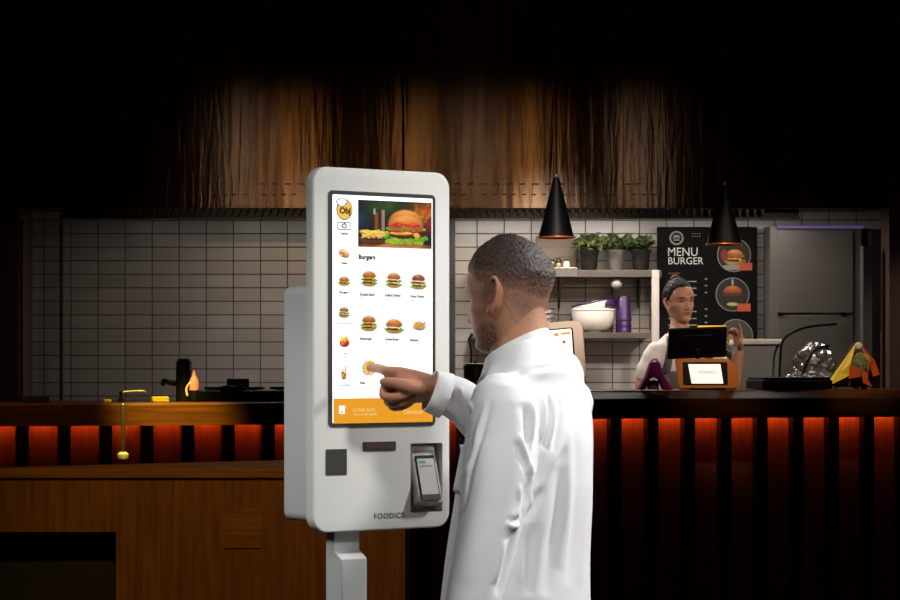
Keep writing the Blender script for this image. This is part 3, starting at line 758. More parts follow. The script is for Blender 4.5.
# purple A-shaped stand
pc = C(655, .10); s = S(pc.y)
M['purp2'] = mat('purple_sheet', (150, 40, 132), .3, var=.1)
st = empty('purple_stand', pc, cth, 'purple folded A-shaped stand on the bar left of the till', 'stand')
def W3(px, py, d=0.0): return ((px-655)/s, d, (391.5-py)/s)
mb = MB(); 
mb.prism([(W3(650, 0)[0], W3(0, 363)[2]), (W3(659, 0)[0], W3(0, 363)[2]), (W3(663, 0)[0], W3(0, 376)[2]), (W3(673, 0)[0], W3(0, 391)[2]), (W3(663, 0)[0], W3(0, 391)[2]), (W3(659, 0)[0], W3(0, 381)[2]), (W3(654, 0)[0], W3(0, 378)[2]),
          (W3(649, 0)[0], W3(0, 380)[2]), (W3(644, 0)[0], W3(0, 391)[2]), (W3(637, 0)[0], W3(0, 391)[2]), (W3(645, 0)[0], W3(0, 377)[2])], -.02, .02)
mb.build('folded_body', M['purp2'], st, bevel=.006)
MB().tube([W3(650, 364), W3(653, 361), W3(656, 360.5), W3(659, 364)], .006, 8, 5).build('top_loop', mat('pale_plastic', (214, 190, 206), .4), st, smooth=True)
MB().box(W3(654, 386, .015), (.06, .01, .045), bev=.003).build('grey_insert', mat('insert_grey', (104, 98, 104), .5), st)

# tablet kiosk behind the man
def small_kiosk():
    pc = C(566, .20); s = S(pc.y)
    t = empty('countertop_kiosk', pc, math.radians(-8), 'cream tabletop ordering kiosk with a lit menu screen behind the man\'s shoulder', 'kiosk')
    R = Matrix.Rotation(math.radians(-12), 4, 'X') @ Matrix.Rotation(math.radians(-5), 4, 'Y')
    cM = Matrix.Translation((-.09, 0, .172)) @ R
    M['cream'] = mat('cream_shell', (226, 196, 172), .45, var=.03)
    MB().prism(rrect(.36, .32, .05, 8), 0, .04, M=cM).build('shell', M['cream'], t, bevel=.005)
    MB().prism(rrect(.335-.06, .25, .012, 4), -.004, 0, M=cM @ Matrix.Translation((-.005, 0, 0))).build('bezel', M['black'], t)
    MB().prism(rrect(.262, .236, .006, 4), -.006, -.004, M=cM @ Matrix.Translation((-.007, 0, 0))).build('screen', mat('kiosk_screen_white', (250, 248, 244), .4, emit=(252, 250, 246), estr=.92), t)
    mo = mat('icon_orange', (226, 130, 40), .5, emit=(230, 140, 50), estr=.6); mr = mat('icon_red', (190, 70, 36), .5, emit=(190, 70, 36), estr=.6)
    for (x, z, w_, h_, m_) in ((-.0, .055, .034, .028, mr), (.05, .094, .024, .018, mo), (.095, .097, .05, .012, mo), (.085, .055, .018, .016, mr), (.055, .018, .022, .018, mo), (.09, .02, .02, .014, mr), (-.05, .05, .03, .024, mo), (-.05, .0, .03, .024, mr)):
        MB().prism(rrect(w_, h_, min(w_, h_)*.45, 4), -.0075, -.006, M=cM @ Matrix.Translation((x, 0, z))).build('menu_icon', m_, t)
    MB().box((-.09, .035, .04), (.12, .05, .08), bev=.01).build('foot', M['cream'], t)
small_kiosk()
# steel pot behind the man's chin
pc = C(476, .30); s = S(pc.y)
pt = empty('steel_pot', pc, 0, 'round steel canister with lid on the bar behind the man\'s collar', 'pot')
r_ = 12.5/s; hh = 29.5/s
MB().lathe([(r_*.94, 0), (r_, .006), (r_, hh*.74), (r_*1.03, hh*.75), (r_*1.03, hh*.78), (r_*.99, hh*.78), (r_*.02, hh*.74)], n=36).build('pot_body', M['steel'], pt, smooth=True)
MB().lathe([(r_*1.05, hh*.78), (r_*1.05, hh*.83), (r_*.9, hh*.9), (r_*.2, hh*.93), (r_*.16, hh), (r_*.02, hh)], n=36).build('lid', M['steel'], pt, smooth=True)
lad = MB().tube([P(470.5, 385, 12.95), P(471, 365, 12.95), P(471, 345, 12.95), P(469, 336, 12.95), P(472, 331, 12.95)], .006, 8, 5)
o = lad.build('hanging_ladle', M['darkmetal'], None, smooth=True); o.location = (0, 0, -.02); tag(o, 'thin dark ladle standing behind the steel canister', 'ladle')

# ------------------------------------------------------------------ left side of the bar
pc = C(184, .25); s = S(pc.y)
fl = empty('dark_flask', pc, 0, 'dark navy cylindrical flask with pale lid on the bar at left', 'flask')
MB().lathe([(8*.95/s, 0), (8/s, .005), (8/s, .185), (7.6/s, .19), (.002, .19)], n=28).build('flask_body', mat('navy_plastic', (22, 22, 44), .35), fl, smooth=True)
MB().lathe([(6.5/s, .19), (6.5/s, .2), (.002, .203)], n=24).build('lid', mat('pale_lid', (120, 116, 116), .5), fl, smooth=True)
MB().tube([(-8/s, 0, .085), (-15/s, 0, .09), (-20/s, 0, .1), (-21/s, 0, .085)], [.014, .012, .009, .012], 10, 5).build('handle', M['black'], fl, smooth=True)
pc = C(194, .12)
pk = empty('pink_bottle', pc, 0, 'small pink squeeze bottle in a dark cup in front of the flask', 'bottle')
MB().lathe([(.024, 0), (.028, .05), (.026, .055), (.002, .055)], n=20).build('dark_cup', M['black'], pk, smooth=True)
MB().lathe([(.022, .055), (.024, .085), (.016, .11), (.008, .125), (.005, .145), (.002, .146)], n=20).build('bottle_body', mat('pink_plastic', (244, 140, 176), .4), pk, smooth=True)
MB().tube([(-.03, -.01, .03), (-.034, -.012, .06), (-.02, -.014, .085), (-.004, -.014, .09)], .005, 8, 5).build('white_loop', mat('white_wire', (210, 205, 205), .4), pk, smooth=True)
pc = C(160, .12); s = S(pc.y)
sg = MB().box((0, 0, .013), (16.5/s, .06, .026), bev=.005).build('yellow_sponge', mat('sponge', (150, 124, 20), .9, bump=.4, bscale=120)); sg.location = pc; sg.rotation_euler = (0, 0, cth)
tag(sg, 'yellow sponge lying on the bar left of the navy flask', 'sponge')
pc = C(107, .06)
sg = MB().box((0, 0, .008), (8/s, .05, .016), bev=.005).build('yellow_sponge', mat('sponge_pale', (190, 150, 50), .9)); sg.location = pc; sg.rotation_euler = (0, 0, cth)
tag(sg, 'small yellow pad on the bar beside the thin metal post', 'sponge')
pc = C(239, .34); s = S(pc.y)
hb = empty('gas_hob', pc, cth, 'low black gas hob on the bar left of the ordering kiosk', 'hob')
wv = 98/s
MB().box((0, 0, .025), (wv, .34, .05), bev=.006).build('hob_body', M['black'], hb)
MB().box((.01, .09, .075), (19/s, .12, .06), bev=.006).build('control_box', M['black'], hb)
for x in (-.12, .06, .19):
    g = MB()
    for k in range(4):
        a = k*PI/2+.4; g.tube([(x, -.06, .056), (x+.05*math.cos(a), -.06+.05*math.sin(a), .062)], .006, 6)
    g.tube([(x+.05*math.cos(a), -.06+.05*math.sin(a), .062) for a in np.linspace(0, 2*PI, 25)], .006, 6); g.build('pan_support', M['darkmetal'], hb)
hr = MB()
for k in range(16):
    a = rng.random()*6.3; hr.tube([(-.05+.06*rng.standard_normal(), -.12, .052), (-.05+.08*math.cos(a)*.6, -.12+.02*math.sin(a), .06+.02*rng.random())], .006, 6)
o = hr.build('herb_sprigs', M['leaf'][1], None); o.location = pc; o.rotation_euler = (0, 0, cth); tag(o, 'few green herb sprigs lying on the black hob', 'herbs', kind='stuff')
pc = C(34, .2); s = S(pc.y)
bx = MB().box((0, 0, .016), (27/s, .14, .032), bev=.005).build('flat_box', mat('dark_box', (34, 26, 24), .5)); bx.location = pc; bx.rotation_euler = (0, 0, cth)
tag(bx, 'flat dark box on the bar at the far left', 'box')
pc = C(121, .10)
tp = empty('small_tap', pc, cth, 'tiny dark tap on the bar above the thin metal post', 'tap')
MB().lathe([(.012, 0), (.012, .02), (.006, .024), (.006, .04), (.01, .042), (.01, .05), (.002, .052)], n=16).build('tap_body', M['darkmetal'], tp, smooth=True)
MB().tube([(0, 0, .045), (.03, 0, .05), (.1, .0, .052), (.115, 0, .046)], .005, 8, 4).build('spout', M['steel'], tp, smooth=True)
# slim metal post against the bar front
p0 = C(123, -.035, 0); zf = H-(459-Y0)*p0.y/F
po = empty('metal_post', (p0.x, p0.y, zf), cth, 'slim metal post with a round foot clamped on the bar front', 'post')
MB().tube([(0, 0, .02), (0, 0, CTOP_L-zf-.01)], .009, 10).build('rod', M['steel'], po, smooth=True)
MB().lathe([(.024, 0), (.026, .006), (.026, .022), (.014, .032), (.002, .032)], n=20).build('foot', mat('pale_foot', (200, 180, 170), .5), po, smooth=True)
MB().box((0, .06, .012), (.02, .10, .012)).build('clamp', M['darkmetal'], po)

# ------------------------------------------------------------------ pendant lamps
def pendant(px, ya, yb, wpx, Yp, label):
    s = S(Yp); p = P(px, yb, Yp); h = (yb-ya)/s; r = wpx/s/2
    t = empty('pendant_lamp', (p.x, Yp, p.z), 0, label, 'lamp', 'black cone pendant lamps over the bar')
    MB().lathe([(r, 0), (r*.9, h*.12), (r*.22, h*.94), (r*.14, h), (.003, h*1.0), (.003, h*.97), (r*.2, h*.92), (r*.86, h*.12), (r*.97, .0)], n=40).build('shade', mat('lamp_black', (7, 7, 7), .5, .0, spec=.15), t, smooth=True)
    MB().lathe([(r*.965, .0015), (r*.86, h*.115), (r*.3, h*.8), (.003, h*.82), (.003, h*.815), (r*.29, h*.79), (r*.84, h*.11), (r*.945, .0015)], n=40).build('copper_lining', mat('copper_lining', (214, 110, 50), .35, .6), t, smooth=True)
    MB().tube([(r*.985*math.cos(a), r*.985*math.sin(a), -.002) for a in np.linspace(0, 2*PI, 41)], .0042, 8).build('copper_rim', mat('copper_rim', (220, 106, 44), .35, .5), t, smooth=True)
    MB().tube([(0, 0, h*.98), (0, 0, 3.5-p.z)], .0035, 8).build('cable', M['black'], t, smooth=True)
    MB().lathe([(r*.1, h), (r*.15, h*1.02), (r*.09, h*1.07), (.003, h*1.08)], n=16).build('cap', M['steel'], t, smooth=True)
    MB().ball((0, 0, h*.3), r*.34, n=16).build('bulb', mat('bulb', (255, 190, 120), .4, emit=(255, 150, 70), estr=3.0), t, smooth=True)
    ld = bpy.data.lights.new('pendant_light', 'SPOT'); ld.energy = 34; ld.color = (1, .62, .34); ld.spot_size = math.radians(110); ld.spot_blend = .6; ld.shadow_soft_size = .03
    lo = bpy.data.objects.new('pendant_light', ld); COL.objects.link(lo); lo.parent = t; lo.location = (0, 0, h*.12)
pendant(556.3, 178, 237, 35.5, 11.45, 'black cone pendant lamp hanging above and right of the man\'s head')
pendant(724, 186, 244, 35, 11.75, 'black cone pendant lamp hanging in front of the menu board')

# ================================================================== THE ORDERING KIOSK
KT = math.radians(35.0); KD = 5.0; KX = -0.1378
kc = Vector((KX, KD, 0)); kn = Vector((math.sin(KT), -math.cos(KT), 0)); kt = Vector((math.cos(KT), math.sin(KT), 0))
def K(px, py, out=0.0):
    """point of the kiosk's front plane (out metres in front of it) seen at that column and row, in the kiosk's own x,z"""
    d = Vector(((px-450)/F, 1.0, (Y0-py)/F)); e = Vector((0, 0, H)); c = kc+kn*out
    t = (c-e).dot(kn)/d.dot(kn); p = e+d*t
    return (p-kc).dot(kt), p.z
kio = empty('ordering_kiosk', (KX, KD, 0), KT, 'large white self-ordering kiosk on a post with a burger menu on its tall screen', 'kiosk')
M['kwhite'] = mat('kiosk_white', (222, 222, 217), .42, var=.015, scale=3)
M['kgrey'] = mat('kiosk_grey', (196, 198, 196), .45, var=.02)
M['charcoal'] = mat('charcoal_plastic', (56, 57, 56), .4)
kl, kr = -.168, .168
kz1 = (K(313, 165)[1]+K(449, 174)[1])/2; kz0 = (K(318, 532)[1]+K(440, 528.5)[1])/2
kw, kh, kcz = kr-kl, kz1-kz0, (kz1+kz0)/2
def prism_mesh(outline, d0, d1):
    mb = MB().prism(outline, d0, d1); me = bpy.data.meshes.new('tmp'); me.from_pydata(mb.v, [], mb.f); me.update()
    b = bmesh.new(); b.from_mesh(me); bmesh.ops.recalc_face_normals(b, faces=b.faces); b.to_mesh(me); b.free(); return me
def cut(me, cutter, bevel=0.0):
    co = bpy.data.objects.new('cutter', cutter); COL.objects.link(co)
    mods = []
    if bevel: mods.append(('BEVEL', dict(width=bevel, segments=3, limit_method='ANGLE', angle_limit=math.radians(50))))
    mods.append(('BOOLEAN', dict(operation='DIFFERENCE', object=co, solver='EXACT')))
    out = apply_mods('cut', me, mods); bpy.data.objects.remove(co); return out
nx0, nz1 = K(410.5, 443.5); nx1, _ = K(442.5, 443); _, nz0 = K(411, 513)
nw, nh = nx1-nx0, nz1-nz0; nr = .004
niche = prism_mesh(rrect(nw, nh, nr, 3, (nx0+nx1)/2, (nz0+nz1)/2), -.02, .062)
niche2 = prism_mesh(rrect(nw, nh, nr, 3, (nx0+nx1)/2, (nz0+nz1)/2), -.02, .0621)
me = cut(prism_mesh(rrect(kw, kh, .034, 10, 0, kcz), 0, .029), niche, .004)
link_mesh('front_panel', me, M['kwhite'], kio, True)
bz1 = K(290, 290)[1]+.012; bz0 = K(290, 523)[1]-.004
def Kb(px, back):   # local x of a point at depth 'back' behind the front
    return K(px, 300, -back)[0]
bl = Kb(283.5, .125)
me = cut(prism_mesh(rrect(kr-.016-bl, bz1-bz0, .02, 6, (kr-.016+bl)/2, (bz1+bz0)/2), .0292, .125), niche2, .004)
link_mesh('back_box', me, M['kgrey'], kio, True)
# screen
sx0, sz1 = K(328, 190); sx1, _ = K(435, 198.5); _, sz0 = K(328, 427.5)
bw, bh, bcx, bcz = sx1-sx0, sz1-sz0, (sx0+sx1)/2, (sz0+sz1)/2
MB().prism(rrect(bw, bh, .010, 6, bcx, bcz), -.002, .001).build('screen_bezel', M['charcoal'], kio, bevel=.0008)
scr_x0, scr_x1 = sx0+.0092, sx1-.0085; scr_z0, scr_z1 = sz0+.0085, sz1-.0085
scr = MB().prism(rrect(scr_x1-scr_x0, scr_z1-scr_z0, .002, 2, (scr_x0+scr_x1)/2, (scr_z0+scr_z1)/2), -.003, -.0015).build(
    'touch_screen', mat('screen_light', (250, 250, 252), .35, spec=.2, emit=(246, 246, 249), estr=.90, var=0), kio)
SE = attr_mat('screen_picture', .4, emit=.98, spec=.1)
def em(name, c, s=.95): return mat(name, tuple(np.array(c)*.2), .5, spec=.1, emit=c, estr=s, var=0)
E_white, E_black, E_grey, E_orange, E_line, E_pale = em('ui_white', (255, 255, 255), 1.0), em('ui_black', (26, 24, 26)), em('ui_grey', (150, 150, 154)), em('ui_orange', (238, 160, 36)), em('ui_line', (226, 226, 230)), em('ui_peach', (252, 196, 120))
E_pale2 = em('ui_pale_orange', (250, 206, 130))
E_yel = em('ui_logo_yellow', (244, 198, 92)); E_brn = em('ui_logo_brown', (92, 50, 24)); E_or2 = em('ui_orange_light', (246, 190, 96))
def kpic(c, px, py, wpx, hpx, mask=None, name='menu_picture', y=-.0042):
    x0, z1 = K(px-wpx/2, py-hpx/2); x1, _ = K(px+wpx/2, py); _, z0 = K(px-wpx/2, py+hpx/2)
    return picture(name, c, SE, scr, (x0, y, z1), (x1-x0, 0, 0), (0, 0, z0-z1), mask)
def ktext(body, px0, px1, py, m, bold=0.0, name='screen_text', y=-.0042, squash=1.0):
    x0, z = K(px0, py); x1, _ = K(px1, py)
    return put_text(name, body, m, scr, (x0+x1)/2, z, y, width=x1-x0, bold=bold, squash=squash)
def kcard(px0, py0, px1, py1, m, r=.002, name='menu_card', y=-.0034, th=.0003):
    x0, z1 = K(px0, py0); x1, _ = K(px1, py0); _, z0 = K(px0, py1)
    return MB().prism(rrect(x1-x0, z1-z0, r, 3, (x0+x1)/2, (z0+z1)/2), y, y+th).build(name, m, scr)
for (a, b_, c_, d) in ((356, 266, 378, 303), (381, 267, 404, 304), (406, 268, 428.5, 305), (356, 311, 378, 347), (381, 312, 404, 348), (406, 313, 428.5, 349), (356, 357, 378, 390)):
    kcard(a, b_, c_, d, E_white)
kcard(375, 256.6, 429, 257.0, E_line, .0001, 'divider')
kcard(332.6, 398.5, 431.8, 423.6, E_orange, .001, 'order_bar')
def kframe(px0, py0, px1, py1, m, r=.003, name='outline', y=-.0036, th=.0009):
    x0, z1 = K(px0, py0); x1, _ = K(px1, py0); _, z0 = K(px0, py1)
    w, h, cx, cz = x1-x0, z1-z0, (x0+x1)/2, (z0+z1)/2
    o = rrect(w, h, r, 4, cx, cz); i = rrect(w-2*th, h-2*th, max(r-th, .0003), 4, cx, cz); n = len(o)
    return MB().add([(a, y, b_) for a, b_ in o+i], [(k, (k+1) % n, n+(k+1) % n, n+k) for k in range(n)]).build(name, m, scr)
# hero picture: burger, fries and a cola on a board
c = Canvas(168, 116, (26, 24, 28)); A = c.asp
for (x, y, r_, col, al) in ((.02, .4, .25, (24, 70, 120), .7), (.35, .15, .35, (34, 76, 30), .9), (.62, .1, .3, (60, 90, 26), .8), (1.0, .08, .3, (70, 64, 22), .8), (1.32, .18, .34, (214, 92, 10), .9), (1.42, .5, .3, (170, 40, 20), .8), (1.2, .3, .2, (236, 150, 30), .5), (.5, .5, .3, (40, 30, 24), .6)):
    c.ell(x, y, r_, r_, col, soft=1.0, alpha=al)
for i in range(14): c.ell(1.05+.4*rng.random(), .05+.5*rng.random(), .045, .045, (250, 140+60*rng.random(), 40), soft=.6, alpha=.35)
c.ell(.75, 1.02, .9, .17, (120, 66, 30), soft=.2, shade=.3); c.ell(.8, .97, .55, .08, (206, 140, 66), soft=.3, alpha=.8)
c.rect(.30, .2, .53, .68, (70, 34, 18), .85); c.rect(.33, .26, .39, .66, (150, 96, 50), .7); c.rect(.455, .2, .52, .66, (214, 206, 186), .55); c.rect(.30, .18, .335, .3, (220, 220, 214), .7)
c.ell(.3, .84, .3, .13, (110, 52, 28), shade=.4); c.ell(.3, .79, .29, .07, (60, 26, 14))
for i in range(40):
    c.ell(.1+.44*rng.random(), .66+.12*rng.random(), .11, .022, (236+14*rng.random(), 170+40*rng.random(), 60+40*rng.random()), rot=-.5+rng.random()*1.1, shade=.3)
c.dome(.93, .5, .37, .34, (222, 140, 62)); burger(c, .93, .56, .86, 4, 1, (222, 140, 62), seeds=False)
for i in range(46): c.ell(.55+.76*rng.random(), .80+.09*rng.random(), .05, .03, (90+90*rng.random(), 150+70*rng.random(), 40), rot=rng.random()*3)
for i in range(8): c.ell(.66+.54*rng.random(), .48+.07*rng.random(), .10, .04, (206, 44+40*rng.random(), 34), rot=rng.random()-.5, shade=.4)
kpic(c, 393.8, 223.2, 73.5, 47, name='hero_picture')
ktext('Burgers', 357.4, 374.4, 257.0, E_black, .045)
wht_ = (255, 255, 255)
def icon(fn, px, py, s, n=44, nm='menu_picture'):
    c = Canvas(n, n, wht_); fn(c); return kpic(c, px, py, s, s, 'white', nm)
icon(lambda c: burger(c, .5, .55, .86, 11, 2), 368, 278, 18); icon(lambda c: burger(c, .5, .55, .84, 12, 2, sauce=True), 392.7, 279.6, 18); icon(lambda c: burger(c, .5, .56, .84, 13, 2, (170, 92, 62), True), 417.2, 281, 18)
icon(lambda c: burger(c, .5, .55, .86, 14, 2, (206, 124, 62)), 367.7, 322.8, 18); icon(lambda c: burger(c, .5, .54, .98, 15, 1, (220, 136, 50), True), 393, 324, 19)
def nachos(c):
    r = np.random.default_rng(3)
    c.ell(.5, .62, .4, .22, (150, 150, 140), shade=.3)
    for i in range(50): c.ell(.5+(r.random()-.5)*.7, .5+(r.random()-.5)*.36, .09, .035, (236, 130+70*r.random(), 50+30*r.random()), rot=r.random()*3)
    for i in range(14): c.ell(.5+(r.random()-.5)*.6, .48+(r.random()-.5)*.3, .04, .03, (90, 150, 50) if i % 2 else (206, 60, 40))
icon(nachos, 418.3, 325, 16)
icon(lambda c: fries_pile(c, .5, .5, 1.1, 6, 110), 368, 368, 17)
for (t_, a, b_, y_) in (('Double Stack', 358.8, 373.2, 294.6), ('Grilled Chicken', 384, 399.4, 295.4), ('Crispy Chicken', 409, 423, 296.4), ('Hamburger', 358.8, 370.6, 338.8), ('Cheese Burger', 384, 397.6, 339.4), ('Nachos', 409, 416.8, 340.2), ('Fries', 358.8, 363.8, 383)):
    ktext(t_, a, b_, y_, E_black, .045)
for (a, y_) in ((360, 297.8), (385, 299), (410.4, 300), (385, 342.5)): kcard(a, y_, a+2.2, y_+.7, E_grey, .0001, 'price_mark')
# side column
x0, z_ = K(343.5, 209.2); s1 = S(KD)
def kdisc(px, py, rx, ry, m, y, name, n=32):
    cx, cz = K(px, py); ux = abs(K(px+rx, py)[0]-cx); uz = abs(K(px, py+ry)[1]-cz)
    return MB().add([(cx+ux*math.cos(2*PI*k/n), y, cz+uz*math.sin(2*PI*k/n)) for k in range(n)], [tuple(range(n))]).build(name, m, scr)
kdisc(343.6, 209.6, 8.1, 10.6, E_brn, -.0034, 'logo_border'); kdisc(343.6, 209.6, 7.4, 9.8, E_yel, -.0037, 'logo_disc')
for (px, py, rx, ry) in ((338.2, 201.8, 2.5, 2.3), (341, 200.6, 2.8, 2.4), (343.6, 201.6, 2.2, 2.2), (340.6, 204, 3.4, 2.2)): kdisc(px, py, rx+.6, ry+.65, E_black, -.0039, 'chef_hat_border', 18)
for (px, py, rx, ry) in ((338.2, 201.8, 2.5, 2.3), (341, 200.6, 2.8, 2.4), (343.6, 201.6, 2.2, 2.2), (340.6, 204, 3.4, 2.2)): kdisc(px, py, rx, ry, E_white, -.0041, 'chef_hat', 18)
ktext('Obj', 338.4, 349.6, 210.8, E_brn, .05, 'logo_letters')
kcard(335.8, 221.8, 350.4, 229.8, E_white, .0035); kframe(335.8, 221.8, 350.4, 229.8, em('ui_dark_grey', (96, 96, 100)), .0035, th=.0017)
kdisc(343.2, 226, 2.6, 2.3, E_black, -.0040, 'button_icon', 18); kdisc(343.2, 226, 1.7, 1.5, E_white, -.0042, 'button_icon', 18); kdisc(343.4, 223.3, .7, .9, E_black, -.0042, 'button_icon', 10)
ktext('Default', 339, 347.4, 233.4, E_black, .04)
def wrap(c):
    c.ell(.5, .55, .44, .3, (226, 170, 110), rot=.5, shade=.4); c.ell(.34, .62, .2, .17, (196, 110, 60), rot=.4); c.ell(.3, .66, .1, .07, (240, 214, 180)); c.ell(.62, .42, .22, .08, (250, 216, 170), rot=.5, alpha=.6)
icon(wrap, 343, 252.6, 14); ktext('Sides', 340.2, 346, 263, E_black, .04)
kcard(336, 271, 350, 288, E_white, .001); kframe(336, 271, 350, 288, E_pale, .001, th=.0006)
icon(lambda c: burger(c, .5, .55, .9, 21, 1), 343, 279.4, 13); ktext('Burgers', 338.4, 347.6, 292.2, E_black, .045)
icon(lambda c: burger(c, .5, .55, .9, 22, 2, (190, 120, 80), True), 343, 312, 12); ktext('Chicken Burgers', 334.4, 351.6, 322.8, E_grey, .03)
def redbowl(c):
    c.ell(.5, .6, .4, .34, (206, 40, 40), shade=.4)
    for i in range(22): c.ell(.25+.5*rng.random(), .2+.3*rng.random(), .05, .16, (250, 170+50*rng.random(), 60), rot=rng.random()-.5, shade=.3)
    c.ell(.36, .66, .14, .1, (250, 120, 60))
icon(redbowl, 343.4, 341.6, 13); ktext('Fries', 340.4, 346.2, 353.4, E_grey, .03)
def drink(c):
    c.rect(.6, .02, .65, .4, (140, 90, 60)); c.ell(.48, .66, .2, .32, (226, 170, 84), shade=.3); c.ell(.48, .36, .24, .13, (244, 226, 190)); c.ell(.4, .5, .12, .1, (206, 110, 40)); c.ell(.56, .62, .1, .14, (120, 140, 60)); c.ell(.48, .86, .16, .1, (180, 110, 60))
icon(drink, 343, 373, 14); ktext('Cold Drinks', 336.6, 349.2, 385, E_grey, .03)
# order bar
kcard(338, 405.6, 344, 414, E_white, .0006, 'basket_icon', y=-.0040); kdisc(340.4, 412, 1.1, 1.1, E_orange, -.0044, 'basket_icon', 12); kdisc(344.8, 406.8, 1.2, 1.2, E_or2, -.0044, 'basket_icon', 12)
ktext('0 ITEMS (0.00)', 352, 374, 410.2, E_pale2, .02); ktext('View order details', 352, 376, 414.4, E_pale2, .02)
kframe(396.4, 404, 430, 420, E_or2, .001, y=-.0040, th=.0006); ktext('Checkout', 402, 422, 412, E_pale2, .02)
# scanner window, receipt slot
a = K(325.6, 449.4); b_ = K(346.6, 474.8)
MB().prism(rrect(b_[0]-a[0], a[1]-b_[1], .002, 3, (a[0]+b_[0])/2, (a[1]+b_[1])/2), -.0012, .001).build('scanner_window', M['charcoal'], kio)
a = K(363, 442); b_ = K(395.6, 450.4)
slot = MB().prism(rrect(b_[0]-a[0], a[1]-b_[1], .0015, 3, (a[0]+b_[0])/2, (a[1]+b_[1])/2), -.0016, .001).build('receipt_slot', M['charcoal'], kio, bevel=.0005)
a = K(366, 444.4); b_ = K(392.6, 447.6)
MB().prism(rrect(b_[0]-a[0], a[1]-b_[1], .001, 2, (a[0]+b_[0])/2, (a[1]+b_[1])/2), -.0022, -.0012).build('slot_mouth', mat('slot_red', (92, 62, 58), .4), slot)
x0, z_ = K(374, 516.6); x1, _ = K(404, 516.4)
put_text('brand_lettering', 'FOODICS', mat('logo_grey', (84, 82, 82), .5), kio, (x0+x1)/2, z_, -.0006, width=x1-x0, bold=.014, space=1.15)
# card terminal leaning out of the niche
ncx = (nx0+nx1)/2
Rt = Matrix.Rotation(math.radians(-16), 4, 'X')
Mt = Matrix.Translation((ncx, .015, (nz0+nz1)/2+.004)) @ Rt
tw, th = nw*.74, nh*.86
tm = MB().prism(rrect(tw, th, .006, 4), -.016, .016, M=Mt).build('card_terminal', mat('terminal_grey', (172, 168, 164), .42), kio, bevel=.002)
MB().prism(rrect(tw*.8, th*.76, .003, 3, 0, -.008), -.0175, -.0155, M=Mt).build('terminal_rim', M['black'], tm)
MB().prism(rrect(tw*.7, th*.64, .002, 3, 0, -.008), -.019, -.017, M=Mt).build('terminal_screen', mat('terminal_screen', (176, 172, 168), .35, emit=(150, 146, 142), estr=.12), tm)
MB().prism(rrect(tw*.3, th*.045, .001, 2, -tw*.16, th*.2), -.0196, -.0188, M=Mt).build('green_mark', mat('terminal_green', (52, 132, 104), .5, emit=(40, 120, 90), estr=.3), tm)
MB().prism(rrect(tw*.56, th*.02, .0006, 2, -tw*.02, th*.13), -.0196, -.0188, M=Mt).build('green_mark', mat('terminal_green_pale', (90, 140, 122), .5), tm)
MB().prism(rrect(tw*.8, th*.1, .002, 3, 0, -th*.41), -.0196, -.0165, M=Mt).build('terminal_foot', mat('terminal_dark', (44, 26, 26), .4), tm)
MB().prism(rrect(tw*.86, th*.07, .002, 3, 0, th*.43), -.0185, -.0155, M=Mt).build('card_slot', M['kgrey'], tm)
MB().box((ncx, .048, (nz0+nz1)/2-.01), (nw*.5, .03, nh*.5)).build('terminal_bracket', M['kgrey'], kio)
# post: stepped outline seen from the side, extruded across
px0, pz = K(335.5, 545, -.03); px1, _ = K(361, 545, -.03)
zA, zB = H-(549-Y0)/S(KD+.03), H-(557.5-Y0)/S(KD)
fy0, fy1 = .035, .012
# lower cover reaches further forward
side = [(fy0, kz0+.01), (fy0, zA), (fy0-.028, zB), (fy0-.028, .03), (fy0+.032, .03), (fy0+.032, kz0+.01)]
side = [(a, b_) for a, b_ in side]
MB().prism(side, px0, px1, axis='x').build('post', M['kgrey'], kio, bevel=.002)
MB().prism(rrect(.42, .40, .03, 5, 0, .06), 0, .03, axis='z').build('base_plate', M['kgrey'], kio, bevel=.004)

